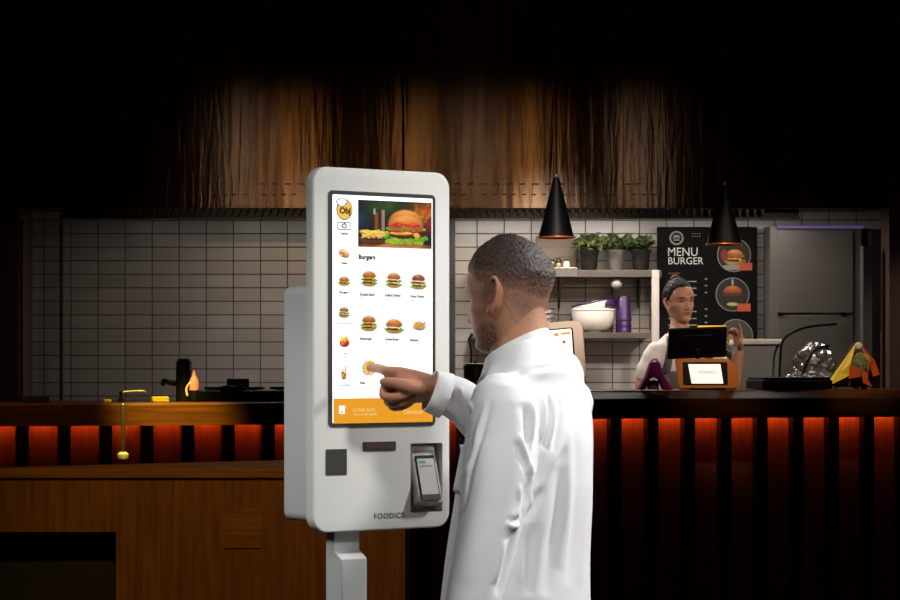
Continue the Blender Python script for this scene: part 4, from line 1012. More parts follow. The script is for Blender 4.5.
# ================================================================== PEOPLE
def smooth_interp(zs, xs, z):
    """smoothed interpolation of a profile"""
    zz = np.linspace(min(zs), max(zs), 241); v = np.interp(zz, zs, xs)
    k = np.exp(-np.linspace(-2, 2, 25)**2); k /= k.sum()
    v2 = np.convolve(np.pad(v, 12, mode='reflect', reflect_type='odd'), k, 'valid')
    return np.interp(z, zz, v2)
class Head:
    """head in its own frame: f forward, l left, u up from the chin; ear axis at f=l=0"""
    def __init__(s, height=.228, width=.142, back=.078, nose=1.0, jaw=1.0, chin_f=0.0, n=112, rows=96):
        s.h = height; k = height/.228
        zs = np.array([0, .010, .03, .05, .065, .09, .11, .125, .15, .18, .20, .22, .228])
        front = np.array([.070, .086, .084, .089, .087, .086, .085, .092, .092, .080, .060, .026, .004])+np.array([chin_f]*3+[chin_f*.5]+[0]*9)
        bk = np.array([-.028, -.036, -.048, -.058, -.066, -.080, -.090, -.094, -.094, -.082, -.064, -.030, -.004])*back/.094
        wd = np.array([.030, .040, .050, .057, .062, .068, .072, .074, .073, .062, .047, .022, .004])*width/.148
        wd[:4] *= jaw
        t = (np.arange(rows)+.5)/rows; z = (1-np.cos(PI*t))/2*.228
        ph = 2*PI*np.arange(n)/n
        fr, bb, ww = smooth_interp(zs, front, z), smooth_interp(zs, bk, z), smooth_interp(zs, wd, z)
        c, sn = np.cos(ph)[None, :], np.sin(ph)[None, :]
        pw = .86
        cc = np.sign(c)*np.abs(c)**pw; ss = np.sign(sn)*np.abs(sn)**pw
        x0 = -.004
        f = np.where(c > 0, x0+(fr-x0)[:, None]*cc, x0+(x0-bb)[:, None]*cc)
        l = ww[:, None]*ss; u = np.repeat(z[:, None], n, 1)
        # face
        front_w = np.clip((c-.05)/.35, 0, 1)
        g = lambda a, b: np.exp(-(a/b)**2)
        na = np.interp(u, [.058, .064, .068, .074, .080, .090, .104, .118, .126], [0, .006, .016, .025, .024, .018, .011, .005, .002])*nose
        nw_ = np.interp(u, [.058, .068, .076, .09, .12], [.013, .015, .012, .0085, .0085])
        d = na*g(l, nw_)
        d += .007*np.interp(u, [.06, .066, .072, .08], [0, 1, 1, 0])*g(np.abs(l)-.013, .006)*nose
        d += .0045*g(u-.127, .007)*np.clip(1-np.abs(l)/.06, 0, 1)
        d -= .0095*g(np.abs(l)-.031, .015)*g(u-.112, .010)
        d += .0055*g(np.abs(l)-.031, .010)*g(u-.111, .006)
        d += .0055*g(u-.0525, .0038)*g(l, .019)+.006*g(u-.0435, .0042)*g(l, .017)-.003*g(u-.048, .0016)*g(l, .022)
        d -= .004*g(u-.033, .005)*g(l, .018); d += .005*g(u-.016, .011)*g(l, .016)
        f = f+d*front_w
        out = .0035*g(u-.088, .012)*g(np.abs(l)-.055, .02)*front_w
        l = l+np.sign(l)*out; f = f+out*.5
        s.f, s.l, s.u = f*k, l*k, u*k; s.n, s.rows, s.k = n, rows, k
    def geo(s):
        v = np.stack([s.f, s.l, s.u], -1).reshape(-1, 3); n = s.n; fc = []
        for j in range(s.rows-1):
            for i in range(n): fc.append((j*n+i, j*n+(i+1) % n, (j+1)*n+(i+1) % n, (j+1)*n+i))
        fc.append(tuple(reversed(range(n)))); fc.append(tuple((s.rows-1)*n+i for i in range(n)))
        return v, fc
    def ear(s, side, dz=.098, size=1.0, df=-.006, flare=.42):
        """outer rim, inner fold, lobe and bowl of one ear, as closed shapes"""
        k = s.k*size; out = []
        w = np.interp(dz, s.u[:, 0]/s.k, np.abs(s.l).max(1)/s.k)*s.k-.004
        ca, sa = math.cos(flare), math.sin(flare)
        def E(a, b, o):   # a backward, b up from ear centre, o outward
            a, b, o = a*k, b*k, o*k
            return (df*k-a*ca-.16*b, side*(w+o+a*sa), dz*s.k+b-.16*a*0)
        rim = [(-.006, .012, .002), (-.004, .024, .006), (.006, .031, .009), (.018, .028, .010), (.024, .015, .010), (.022, 0, .009), (.015, -.014, .008), (.006, -.025, .007), (-.002, -.027, .004), (-.005, -.018, .002)]
        out.append(tube_geo([E(*p) for p in rim], np.array([.003, .0036, .004, .0042, .0042, .004, .0042, .005, .005, .003])*k, 10, 5))
        inner = []; [(.004, .020, .005), (.013, .016, .006), (.015, .002, .006), (.009, -.011, .006), (.002, -.014, .005)]
        plate = []
        for (sc_, o_, tl_) in ((.1, -.010, 0), (.55, -.008, .2), (.8, -.002, .7), (1.0, .004, 1), (1.0, -.003, 1), (.1, -.022, 0)):
            plate.append([E(.009+.017*sc_*math.cos(t), .003+.027*sc_*math.sin(t), o_+.004*tl_*math.cos(t)) for t in np.linspace(0, 2*PI, 24, endpoint=False)])
        out.append(loft(plate))
        out.append(tube_geo([E(-.004, .004, .001), E(-.003, -.005, .003), E(-.003, -.010, .002)], .0032*k, 8))
        return out
def frame(origin, fwd, up):
    f = Vector(fwd).normalized(); u = Vector(up); u = (u-f*u.dot(f)).normalized(); l = u.cross(f)
    Mx = Matrix((f, l, u)).transposed().to_4x4(); Mx.translation = Vector(origin); return Mx
def xf(Mx, v):
    A = np.array(Mx); v = np.asarray(v, float); return v @ A[:3, :3].T+A[:3, 3]
def inv_xf(Mx, v): return xf(Mx.inverted(), v)
def sellipse(cx, cy, rx, ry, n=48, p=.9):
    a = np.linspace(0, 2*PI, n, endpoint=False); c, s = np.cos(a), np.sin(a)
    return cx+rx*np.sign(c)*np.abs(c)**p, cy+ry*np.sign(s)*np.abs(s)**p
def limb_hand(wrist, fwd, palm_n, thumb_side, curl, scale=1.0, spread=.0, index_tip=None, thumb=None, thumb_world=None):
    """closed shapes of one hand. fwd: wrist to knuckles, palm_n: out of the palm; thumb_side +1/-1 along fwd x palm_n"""
    f = np.array(Vector(fwd).normalized()); n = np.array(palm_n, float); n -= f*np.dot(n, f); n /= np.linalg.norm(n)
    s = np.cross(f, n)*thumb_side; o = np.array(wrist, float); out = []
    k = scale
    def Q(a, b, c): return o+k*(a*f+b*s+c*n)
    # palm: rings from wrist to knuckles (along f), wide along s, thin along n
    rings = []
    for (a, b0, w, th) in ((-.03, 0, .026, .020), (0, 0, .027, .0195), (.03, 0, .036, .0175), (.06, 0, .041, .0155), (.085, 0, .041, .0135), (.097, 0, .036, .010)):
        sx, sy = sellipse(b0, 0, w, th, 20, .75); rings.append([Q(a, x, y) for x, y in zip(sx, sy)])
    out.append(loft(rings))
    out.append(tube_geo([Q(.012, .014, .012), Q(.035, .020, .014), (Q(.055, .024, .010))], [.013*k, .016*k, .012*k], 12, 3))
    for i, (b0, ln, r0) in enumerate(((.029, (.046, .026, .022), .0094), (.0095, (.050, .030, .024), .0098), (-.0105, (.046, .028, .023), .0093), (-.029, (.036, .022, .020), .0082))):
        ang = curl[i]; a0 = 0; p = Q(.072, b0*.92, -.001); pts = [p]; rr = [r0*k*1.05]
        p = Q(.094, b0, -.001); pts.append(p); rr.append(r0*k*1.08)
        sp = spread*(1.5-i)*.12
        for j, L_ in enumerate(ln):
            a0 += ang[j]
            d = math.cos(a0)*f+math.sin(a0)*n+s*math.sin(sp)
            p = p+k*L_*d/np.linalg.norm(d); pts.append(p); rr.append(r0*k*(.98, .9, .78)[j])
        if i == 0 and index_tip is not None:
            b_ = pts[1]; tp = np.array(index_tip); bow = -n*.004*k
            pts = [pts[0], b_, b_+(tp-b_)*.48+bow, b_+(tp-b_)*.76+bow*.6, tp]
        out.append(tube_geo(pts, rr, 12, 3))
    if thumb_world is not None:
        out.append(tube_geo(thumb_world, [.013*k, .0130*k, .0112*k, .0092*k], 12, 4)); return out
    th = thumb or ((.016, .026, .010), (.040, .042, .016), (.066, .046, .026), (.088, .040, .034))
    out.append(tube_geo([Q(*t) for t in th], [.012*k, .0125*k, .0108*k, .0088*k], 12, 4))
    return out
skin_m = attr_mat('skin', .48, sss=.12, bump=.25, bscale=420, spec=.35)

# ------------------------------------------------------------------ the man at the kiosk
MYd = 4.7; mx = (527-450)*MYd/F
MR = Vector((mx, MYd, 0)); sm = S(MYd)
yaw = math.radians(25); bd_ = np.array([-math.cos(yaw), math.sin(yaw), 0]); bl_ = np.array([-math.sin(yaw), -math.cos(yaw), 0])
def Zp(py, Y=MYd): return H+(Y0-py)*Y/F
man = empty('person', MR, 0, 'man in a long white robe, seen from behind, pressing the screen of the big kiosk', 'person')
def Bm(fw, lf, z): return np.array([mx, MYd, 0])+bd_*fw+bl_*lf+np.array([0, 0, z])
# head
hyaw = math.radians(31); hd = Head(height=.214, width=.154, back=.082, nose=1.0)
hdir = np.array([-math.cos(hyaw), math.sin(hyaw), -.10])
chin = np.array([P(515, 350, MYd).x, MYd+.0, Zp(350)])
HM = frame(chin, hdir, (0.02, 0, 1))
parts = []
v, f = hd.geo(); parts.append((xf(HM, v), f))
for sd in (1, -1):
    for v, f in hd.ear(sd, size=1.14, dz=.110, df=.004, flare=.36): parts.append((xf(HM, v), f))
# neck and trunk (under the robe)
nk = []
for (py, px, rf, rl) in ((290, 521, .040, .040), (310, 518, .050, .049), (325, 519.5, .054, .051), (342, 521.5, .058, .055), (358, 526, .066, .068), (372, 531, .070, .12), (392, 534, .076, .150), (440, 530, .094, .155), (485, 526, .108, .150), (560, 522, .110, .150), (640, 520, .118, .165)):
    c0 = np.array([P(px, 0, MYd).x, MYd, Zp(py)])
    a, b = sellipse(0, 0, rf, rl, 40); nk.append([tuple(c0+bd_*x+bl_*y) for x, y in zip(a, b)])
parts.append(loft(nk))
shR = np.array([P(563, 0, 4.83).x, 4.83, Zp(406, 4.83)]); elR = np.array([.16, 4.92, 1.19])
tip = np.array([*(kc+kt*K(366.5, 368)[0]+kn*.006)]); tip[2] = K(366.5, 368)[1]
wrR = np.array([P(432, 0, 4.85).x, 4.85, Zp(388, 4.85)])
shL = np.array([P(504, 0, 4.54).x, 4.545, Zp(400, 4.54)]); elL = np.array([P(490, 0, 4.5).x, 4.50, Zp(522, 4.5)]); wrL = np.array([P(466, 0, 4.48).x, 4.46, Zp(640, 4.46)])
dC = np.array([.92, .2, -.33]); dC /= np.linalg.norm(dC)
parts.append(tube_geo([shR, .5*(shR+elR), elR, .5*elR+.5*(wrR+dC*.06), wrR+dC*.02+np.array([0, 0, -.006])], [.044, .044, .040, .036, .022], 16, 5))
parts.append(tube_geo([shL, .5*(shL+elL), elL, .6*elL+.4*wrL, wrL], [.050, .046, .038, .036, .026], 16, 5))
# pointing right hand
Mi = np.array(P(390.5, 368.5, 4.90)); kh_ = 1.0
for _ in range(4):
    hf = Mi-np.array([0, 0, .029*kh_])-wrR; kh_ = np.linalg.norm(hf)/.094
hf /= np.linalg.norm(hf)
side_ = np.cross(hf, [0, 0, 1.0]); side_ /= np.linalg.norm(side_)
viewn = -side_ if side_[1] > 0 else side_
pn = viewn*.80+np.array([0, 0, -.60])                       # palm looks at the camera and down
upw = np.array([0, 0, 1.0])
ts = 1 if np.dot(np.cross(hf, pn), upw) > 0 else -1
sdir = np.cross(hf, pn/np.linalg.norm(pn))*ts
org = wrR
tipd = tip-Mi; tipd /= np.linalg.norm(tipd)
parts += limb_hand(org, hf, pn, ts, ((-.02, .04, .05), (1.85, 1.25, .7), (1.9, 1.3, .8), (1.9, 1.3, .8)), kh_, index_tip=tip-tipd*.006,
    thumb_world=[P(421, 388, 4.835), P(408, 386.5, 4.828), P(394, 383, 4.838), P(384, 382, 4.855)])
# relaxed left hand
parts += limb_hand(wrL, (wrL-elL), bd_*.3+np.array([.6, .75, 0]), 1, ((.35, .4, .25), (.4, .45, .3), (.45, .5, .3), (.5, .5, .3)), 1.0)
# legs and feet
for sd in (1, -1):
    hip = Bm(.0, .085*sd, .86); kn_ = Bm(.025, .09*sd, .47); an = Bm(-.01, .09*sd, .09)
    parts.append(tube_geo([hip, .5*(hip+kn_), kn_, .55*kn_+.45*an, an], [.088, .074, .055, .056, .040], 16, 5))
    parts.append(tube_geo([an-bd_*.03+[0, 0, -.045], an+bd_*.08+[0, 0, -.05], an+bd_*.17+[0, 0, -.062]], [.040, .040, .026], 14, 4))
me = voxel('man_body', parts, .0028, 5, .5)
co = get_co(me); co[:, 2] = np.maximum(co[:, 2], .002)
hl = inv_xf(HM, co)/hd.k; hf_, hL, hu = hl[:, 0], hl[:, 1], hl[:, 2]
ishead = (hu > -.05) & (np.abs(hL) < .12) & (np.abs(hf_) < .14) & (co[:, 2] > Zp(372))
skin = lin((198, 144, 114)); col = np.tile(skin, (len(co), 1))
def blend(col, mask, c): return col*(1-mask[:, None])+lin(c)*mask[:, None]
def G(a, b): return np.exp(-(a/b)**2)
nz_ = np.sin(co[:, 0]*310+3*np.sin(co[:, 2]*270))*np.sin(co[:, 1]*290+2*np.sin(co[:, 0]*230))*np.sin(co[:, 2]*330)
beard = ishead*np.clip((hf_+.004)/.02, 0, 1)*np.clip((.064+.012*np.clip((.035-hf_)/.03, -1, 1)-hu)/.016, 0, 1)*np.clip((hu+.012)/.012, 0, 1)
must = ishead*G(hu-.0595, .005)*G(hL, .028)*(hf_ > .06)
lipm = ishead*G(hu-.048, .0065)*G(hL, .020)*(hf_ > .07)
col = blend(col, np.clip(beard*(.56+.30*nz_), 0, .8), (70, 54, 46)); col = blend(col, np.clip(must*.7, 0, .8), (60, 44, 38)); col = blend(col, lipm*.6, (150, 84, 76))
brow = ishead*G(hu-.128+.05*(np.abs(hL)-.03)**1, .0042)*np.clip(1-np.abs(np.abs(hL)-.033)/.026, 0, 1)*(hf_ > .04)
col = blend(col, np.clip(brow*1.6, 0, .9), (34, 24, 20))
eye = ishead*G(np.abs(hL)-.031, .011)*G(hu-.1115, .0035)*(hf_ > .06)
col = blend(col, np.clip(eye*1.4, 0, .9), (40, 30, 26))
ear_ = ishead*(np.abs(hL) > .071)*(hu > .06)*(hu < .14)
col = blend(col, ear_*.35, (206, 128, 106))
hand = np.linalg.norm(co-tip, axis=1) < .21
col = blend(col, hand*.5, (158, 100, 76))
nape = np.clip((-.004-hf_)/.03, 0, 1)*np.clip((hu-.032)/.07, 0, 1)*np.clip((.13-hu)/.01, 0, 1)*np.clip((.080-np.abs(hL))/.03, 0, 1)*ishead
col = blend(col, np.clip(nape*(.55+.2*nz_), 0, .8), (62, 54, 50))
set_co(me, co-np.array(MR)); set_col(me, col)
body = link_mesh('body', me, skin_m, man, 'all')
man_body_co = co
# finger nails
def nail(center, nrm, along, w, L_, parent, m):
    Mx = frame(center, along, nrm); Mx = Matrix.Translation(-Vector(MR)) @ Mx
    return MB().ball((0, 0, 0), 1.0, (L_, w, .0012), 12, None) if False else MB().bm((lambda b: (bmesh.ops.create_uvsphere(b, u_segments=14, v_segments=8, radius=1), bmesh.ops.scale(b, vec=(L_, w, .0014), verts=b.verts), b)[2])(bmesh.new()), Mx).build('finger_nail', m, parent, smooth='all')
M['nail'] = mat('nail', (206, 150, 128), .3)
nail(tip-tipd*.012*kh_-pn/np.linalg.norm(pn)*.0068*kh_, -pn, tipd, .005, .0065, man, M['nail'])

# hair: short crop that thins out to the skin at the sides and nape
hh = Head(height=.214, width=.154, back=.082, nose=1.0, n=220, rows=190)
f_, l_, u_ = hh.f/hh.k, hh.l/hh.k, hh.u/hh.k
vv = np.stack([hh.f, hh.l, hh.u], -1)
# hairline: forehead, temple corner, sideburn, around the ear, nape
side = np.abs(l_)/.074; ang = np.arctan2(np.abs(l_), f_)          # 0 front .. pi back
hline = np.interp(ang, [0, .45, .75, .95, 1.12, 1.35, 1.62, 1.85, 2.1, 2.4, PI], [.172, .171, .163, .150, .088, .078, .112, .100, .062, .042, .036])
up_ = np.clip((u_-hline)/.004, 0, 1); soft_ = np.clip((u_-hline)/np.interp(ang, [0, .9, 1.1, 1.5, 2.0, PI], [.006, .008, .03, .022, .035, .05]), 0, 1)
thick = np.clip((u_-np.interp(ang, [0, .8, 1.2, 2.0, PI], [.168, .160, .140, .120, .095]))/.045, 0, 1)   # fade
off = np.where(up_ > 0, .0006+.0115*thick**1.2, -.004)
nr_ = np.stack([np.gradient(vv[..., i], axis=1) for i in range(3)], -1), np.stack([np.gradient(vv[..., i], axis=0) for i in range(3)], -1)
nn = np.cross(nr_[0], nr_[1]); nn /= np.linalg.norm(nn, axis=-1, keepdims=True)+1e-9
if np.sum(nn[..., 2][u_ > .2]) < 0: nn = -nn
r5 = np.random.default_rng(5); grain = r5.standard_normal(off.shape)
hv = (vv+nn*(off+.0011*grain*thick*(up_ > 0))[..., None]).reshape(-1, 3)
n = hh.n; faces = []
keep = (up_ > 0)
for j in range(hh.rows-1):
    for i in range(n):
        i2 = (i+1) % n
        if keep[j, i] and keep[j, i2] and keep[j+1, i] and keep[j+1, i2]: faces.append((j*n+i, j*n+i2, (j+1)*n+i2, (j+1)*n+i))
faces.append(tuple((hh.rows-1)*n+i for i in range(n)))
used = np.unique(np.concatenate([np.array(q) for q in faces])); rm = np.zeros(len(hv), int); rm[used] = np.arange(len(used))
def blur(a, k):
    for _ in range(2):
        a = sum(np.roll(a, s_, 1) for s_ in range(-k, k+1))/(2*k+1)
        a = sum(np.vstack([a[max(s_, 0):], np.repeat(a[-1:], max(s_, 0), 0)]) if s_ >= 0 else np.vstack([np.repeat(a[:1], -s_, 0), a[:s_]]) for s_ in range(-k, k+1))/(2*k+1)
    return a
edge = np.clip(2*blur(up_.astype(float), 4)-1, 0, 1)
front_ = np.clip((1.0-ang)/.15, 0, 1)*(u_ > .13)
dens = np.clip(.40*soft_+.56*thick**.6, 0, .96)*np.maximum(np.maximum(edge, front_), np.clip((ang-1.7)/.25, 0, 1))
hc = lin((194, 140, 112))[None, None, :]*(1-dens[..., None])+lin((40, 35, 34))[None, None, :]*dens[..., None]
hc = hc*np.clip(1+.34*grain[..., None]*np.clip(dens[..., None]*1.3, 0, 1), .35, 2.2)
me = bpy.data.meshes.new('hair'); me.from_pydata((xf(HM, hv)-np.array(MR))[used].tolist(), [], [tuple(rm[list(q)]) for q in faces]); me.update()
set_col(me, hc.reshape(-1, 3)[used])
b = bmesh.new(); b.from_mesh(me); bmesh.ops.recalc_face_normals(b, faces=b.faces); b.to_mesh(me); b.free()
link_mesh('hair', me, attr_mat('short_hair', .55, spec=.4, bump=.6, bscale=700), man, 'all')

# robe: trunk, two sleeves
rp = []
rings = []
for (py, px, A_, B_) in ((366, 530, .066, .110), (378, 533, .076, .150), (390, 535, .082, .168), (405, 534.5, .090, .176), (425, 532, .104, .174), (445, 529.5, .112, .168), (485, 524.5, .122, .160), (535, 520, .128, .160), (600, 515.5, .134, .178), (700, 512, .145, .20), (800, 512, .15, .215), (985, 512, .16, .24), (1022, 512, .162, .245)):
    c0 = np.array([P(px, 0, MYd).x, MYd, Zp(py)])
    a, b2 = sellipse(0, 0, A_, B_, 56); rings.append([tuple(c0+bd_*x+bl_*y) for x, y in zip(a, b2)])
rp.append(loft(rings))
cW = wrR+np.array([0, 0, -.006]); dR = (elR-wrR)/np.linalg.norm(elR-wrR)
rp.append(tube_geo([shR+[0, 0, -.006], .5*(shR+elR), elR, .5*elR+.5*(cW+dC*.05), cW+dC*.06, cW+dC*.010], [.054, .058, .058, .050, .044, .042], 28, 6, cap=False)); rp.append(tube_geo([shR+[.006, 0, .004], shR+[-.01, 0, -.03]], [.055, .056], 24))
rp.append(loft([[tuple(np.array([P(a_, 0, MYd).x, MYd, Zp(b0_)])+bd_*x+bl_*y+np.array([0, 0, -.45*x])) for x, y in zip(*sellipse(0, 0, q1, q2, 48))] for (b0_, a_, q1, q2) in ((347, 517, .057, .058), (356, 521, .066, .076), (364, 526, .073, .105), (374, 531, .078, .138), (388, 534, .080, .155), (405, 534, .080, .15))]))
rp.append(tube_geo([shL+[0, 0, -.014], .5*(shL+elL)+[.004, 0, 0], elL, .5*elL+.5*wrL, wrL+[0, 0, .02]], [.066, .068, .060, .054, .046], 28, 6))
me = voxel('robe', rp, .0045, 14, .5)
co = get_co(me).copy(); no = get_no(me).copy()
bvh = BVHTree.FromPolygons([Vector(c) for c in co], [tuple(p.vertices) for p in me.polygons])
def hit(px, py):
    d = Vector(((px-450)/F, 1, (Y0-py)/F)).normalized(); r = bvh.ray_cast(Vector((0, 0, H)), d)
    return np.array(r[0]) if r[0] is not None else None
disp = np.zeros(len(co))
def fold(pts, amp, w, sharp=1.0):
    """a crease or ridge in the cloth along a path over the surface"""
    q = [hit(*p) for p in pts]; q = [x for x in q if x is not None]
    if len(q) < 2: return
    q = resample(np.array(q), 8); m = len(q); best = np.full(len(co), 1e9); tt = np.zeros(len(co))
    near = (np.abs(co-q.mean(0)).max(1) < .35); idx = np.where(near)[0]; cc = co[idx]
    for k in range(m-1):
        a, b2 = q[k], q[k+1]; ab = b2-a; L2 = ab @ ab+1e-12
        t = np.clip(((cc-a) @ ab)/L2, 0, 1); dd = np.linalg.norm(cc-(a+t[:, None]*ab), axis=1)
        bet = dd < best[idx]; best[idx[bet]] = dd[bet]; tt[idx[bet]] = ((k+t)/(m-1))[bet]
    ends = np.sin(PI*np.clip(tt, 0, 1))**.8
    disp[:] += 1.3*amp*np.exp(-(best/w)**2)*ends
def J(x, y): return (430+x/2.611, 370+y/2.611)          # from the crop I studied it in
for pts, amp, w in (
    ([J(240, 85), J(255, 130), J(258, 190), J(262, 250)], -.007, .011),      # armhole
    ([J(262, 70), J(268, 120), J(266, 180)], .006, .007),
    ([J(276, 60), J(284, 120), J(276, 190), J(262, 245)], -.006, .006),
    ([J(298, 62), J(300, 120), J(288, 190)], .006, .007), ([J(312, 66), J(312, 130), J(298, 205)], -.006, .006), ([J(326, 70), J(322, 130), J(306, 205)], .006, .007), ([J(342, 74), J(336, 140), J(318, 215)], -.005, .006),
    ([J(358, 150), J(330, 220), J(290, 300), J(240, 370)], .006, .012), ([J(352, 200), J(322, 260), J(285, 325), J(246, 390)], -.004, .010),
    ([J(358, 90), J(362, 180), J(360, 300), J(352, 420), J(338, 520)], .006, .016), ([J(338, 250), J(334, 360), J(318, 470), J(300, 590)], -.006, .016),
    ([J(232, 165), J(246, 200), J(262, 255), J(264, 275)], .006, .008),      # sleeve's back edge
    ([J(222, 185), J(238, 220), J(252, 262)], -.006, .006),
    ([J(262, 285), J(244, 330), J(232, 380)], -.005, .010),
    ([J(236, 300), J(236, 345), J(222, 380), J(198, 392)], .007, .006), ([J(232, 400), J(216, 408), J(196, 400)], .008, .006), ([J(228, 388), J(212, 392), J(200, 384)], -.006, .005), ([J(220, 418), J(206, 470), J(190, 530), J(176, 590)], -.006, .010),
    ([J(196, 440), J(186, 500), J(170, 560)], .006, .008),
    ([J(160, 78), J(140, 150), J(110, 260), J(80, 380), J(50, 500), J(34, 590)], -.0045, .005),   # seam between sleeve and chest
    ([J(150, 80), J(128, 150), J(98, 260), J(68, 380), J(38, 500)], .0035, .006),
    ([J(300, 200), J(262, 300), J(240, 420), J(232, 560)], .005, .012), ([J(410, 150), J(408, 280), J(400, 420), J(392, 560)], .004, .018), ([J(385, 180), J(384, 300), J(374, 430), J(360, 560)], -.004, .014),
    ([J(270, 400), J(262, 480), J(256, 590)], -.005, .012), ([J(150, 180), J(136, 300), J(112, 420), J(88, 560)], .003, .02),
    ([(440, 386), (450, 392), (462, 412)], -.004, .005), ([(446, 383), (460, 390), (474, 405)], .0045, .005), ([(436, 400), (450, 410), (464, 428)], .004, .006), ([(432, 410), (446, 420), (458, 434)], -.004, .005), ([(466, 390), (470, 405), (468, 425)], .004, .005),
    ([(500, 384), (520, 374), (545, 368), (565, 366)], -.003, .004), ([(498, 388), (520, 378), (546, 372), (570, 372)], .002, .005),   # yoke seam
):
    fold(pts, amp, w)
low = .0018*np.sin(co[:, 0]*34+2*np.sin(co[:, 2]*9))*np.sin(co[:, 2]*13+co[:, 1]*20)
skirt = np.clip((.95-co[:, 2])/.5, 0, 1); angv = np.arctan2(co[:, 1]-MYd, co[:, 0]-mx)
disp += low+skirt*.012*np.sin(angv*11)
co = co+no*disp[:, None]
co[:, 2] = np.maximum(co[:, 2], .03)
set_co(me, co-np.array(MR))
me = apply_mods('robe', me, [('SMOOTH', dict(factor=.4, iterations=2))])
M['robe'] = mat('white_cotton', (238, 238, 240), .75, var=.01, sheen=.15, bump=.22, bscale=16, stretch=(1, 1, .45), sss=0)
robe = link_mesh('robe', me, M['robe'], man, 'all')
# collar band: rises at the nape
cr = []
def colring(dr, dz):
    o = []
    for t in np.linspace(0, 2*PI, 64, endpoint=False):
        fx, lx = math.cos(t), math.sin(t)
        base = np.array([P(517, 0, MYd).x, MYd, Zp(355)])
        z = -.031*fx
        o.append(base+bd_*fx*(.0625+dr)+bl_*lx*(.060+dr)+np.array([0, 0, z+dz]))
    return o
cr = [colring(.016, -.026), colring(.008, -.012), colring(.003, .004), colring(-.0005, .019), colring(-.002, .021), colring(-.004, .019), colring(-.002, .0), colring(.006, -.026)]
n = 64; vv = [tuple(p-np.array(MR)) for r_ in cr for p in r_]
ff = [(j*n+i, j*n+(i+1) % n, ((j+1) % 8)*n+(i+1) % n, ((j+1) % 8)*n+i) for j in range(8) for i in range(n)]
MB().add(vv, ff).build('collar', M['robe'], man, smooth='all')
# cuff of the reaching arm, chest pocket with a pen
u0 = -dR; cf = []
for (a, r_) in ((.03, .0465), (.0, .0435), (-.004, .0430), (-.005, .0415), (-.002, .0395), (.03, .041)):
    c0 = cW+dC*a; e1 = np.cross(dC, [0, 0, 1.]); e1 /= np.linalg.norm(e1); e2 = np.cross(dC, e1)
    cf.append([tuple(c0+r_*(math.cos(t)*e1+math.sin(t)*e2)-np.array(MR)) for t in np.linspace(0, 2*PI, 40, endpoint=False)])
n = 40; vv = [p for r_ in cf for p in r_]
MB().add(vv, [(j*n+i, j*n+(i+1) % n, ((j+1) % 6)*n+(i+1) % n, ((j+1) % 6)*n+i) for j in range(6) for i in range(n)]).build('cuff', M['robe'], man, smooth='all')
bvh2 = BVHTree.FromPolygons([Vector(c) for c in get_co(me)+np.array(MR)], [tuple(p.vertices) for p in me.polygons])
pg = []
zt_, zb_ = Zp(444), Zp(490)
for i in range(9):
    row = []
    for j in range(7):
        z = zt_+(zb_-zt_)*i/8; lf = .045+.10*j/6
        o_ = Bm(.5, lf, z); r = bvh2.ray_cast(Vector(o_), Vector(-bd_))
        row.append(np.array(r[0])+bd_*(.006 if i else .010) if r[0] is not None else np.array(Bm(.1, lf, z)))
    pg.append(row)
vv = [tuple(p-np.array(MR)) for r_ in pg for p in r_]+[tuple(p-bd_*.012-np.array(MR)) for r_ in pg for p in r_]
ff = []
for i in range(8):
    for j in range(6):
        a = i*7+j; ff += [(a, a+1, a+8, a+7), (a+63, a+70, a+71, a+64)]
for i in range(8): ff += [(i*7, (i+1)*7, (i+1)*7+63, i*7+63), (i*7+6, i*7+69, (i+1)*7+69, (i+1)*7+6)]
for j in range(6): ff += [(j, j+63, j+64, j+1), (56+j, 57+j, 120+j, 119+j)]
MB().add(vv, ff).build('chest_pocket', M['robe'], man, smooth='all')
pp_ = pg[0][2]-np.array(MR)
MB().tube([tuple(pp_+bd_*-.002+[0, 0, -.05]), tuple(pp_-bd_*.002+[0, 0, .008])], .0045, 10).build('pen', M['black'], man, smooth=True)

# ------------------------------------------------------------------ the cashier behind the bar
WYd = 12.62; sw = S(WYd); wxx = P(683, 0, WYd).x; WR = Vector((wxx, WYd, KZ))
def Zw(py): return H+(Y0-py)*WYd/F
def PW(px, py, Y=WYd): return np.array(P(px, py, Y))
woman = empty('person', WR, 0, 'dark-haired woman in white t-shirt and grey apron standing behind the till', 'person')
wh = Head(height=.226, width=.142, back=.082, nose=.8, jaw=.96, n=96, rows=80)
wyaw = math.radians(26)
wd = np.array([math.sin(wyaw), -math.cos(wyaw), -.02]); HW = frame(PW(679.3, 322.5), wd, (-.05, 0, 1))
parts = []
v, f = wh.geo(); parts.append((xf(HW, v), f))
for sd in (1, -1):
    for v, f in wh.ear(sd, size=.9, dz=.1, df=.004): parts.append((xf(HW, v), f))
wf = np.array([math.sin(.25), -math.cos(.25), 0]); wl = np.array([math.cos(.25), math.sin(.25), 0])   # wl: her left, right in view
def Wb(fw, lf, z, cx=683): 
    p = PW(cx, 0); return np.array([p[0], WYd, z])+wf*fw+wl*lf
def wring(py, cx, rf, rl, n=40):
    a, b = sellipse(0, 0, rf, rl, n); return [tuple(Wb(x, y, Zw(py), cx)) for x, y in zip(a, b)]
parts.append(loft([wring(*r) for r in ((300, 681, .036, .036), (312, 680, .046, .044), (325, 679.5, .048, .046), (334, 680, .056, .064), (341, 681, .066, .11), (352, 682, .078, .135), (370, 684, .088, .132), (392, 686, .082, .115), (412, 687, .086, .12), (440, 687, .10, .15))]))
sR = Wb(0, -.150, Zw(352)); eR = PW(642, 386, 12.60); wR = PW(662, 400, 12.54)
sL = Wb(0, .150, Zw(352), 684); eL = PW(732, 388, 12.50); wL = PW(739, 351, 12.42)
parts.append(tube_geo([sR, .5*(sR+eR), eR, .5*(eR+wR), wR], [.040, .042, .037, .035, .025], 16, 5))
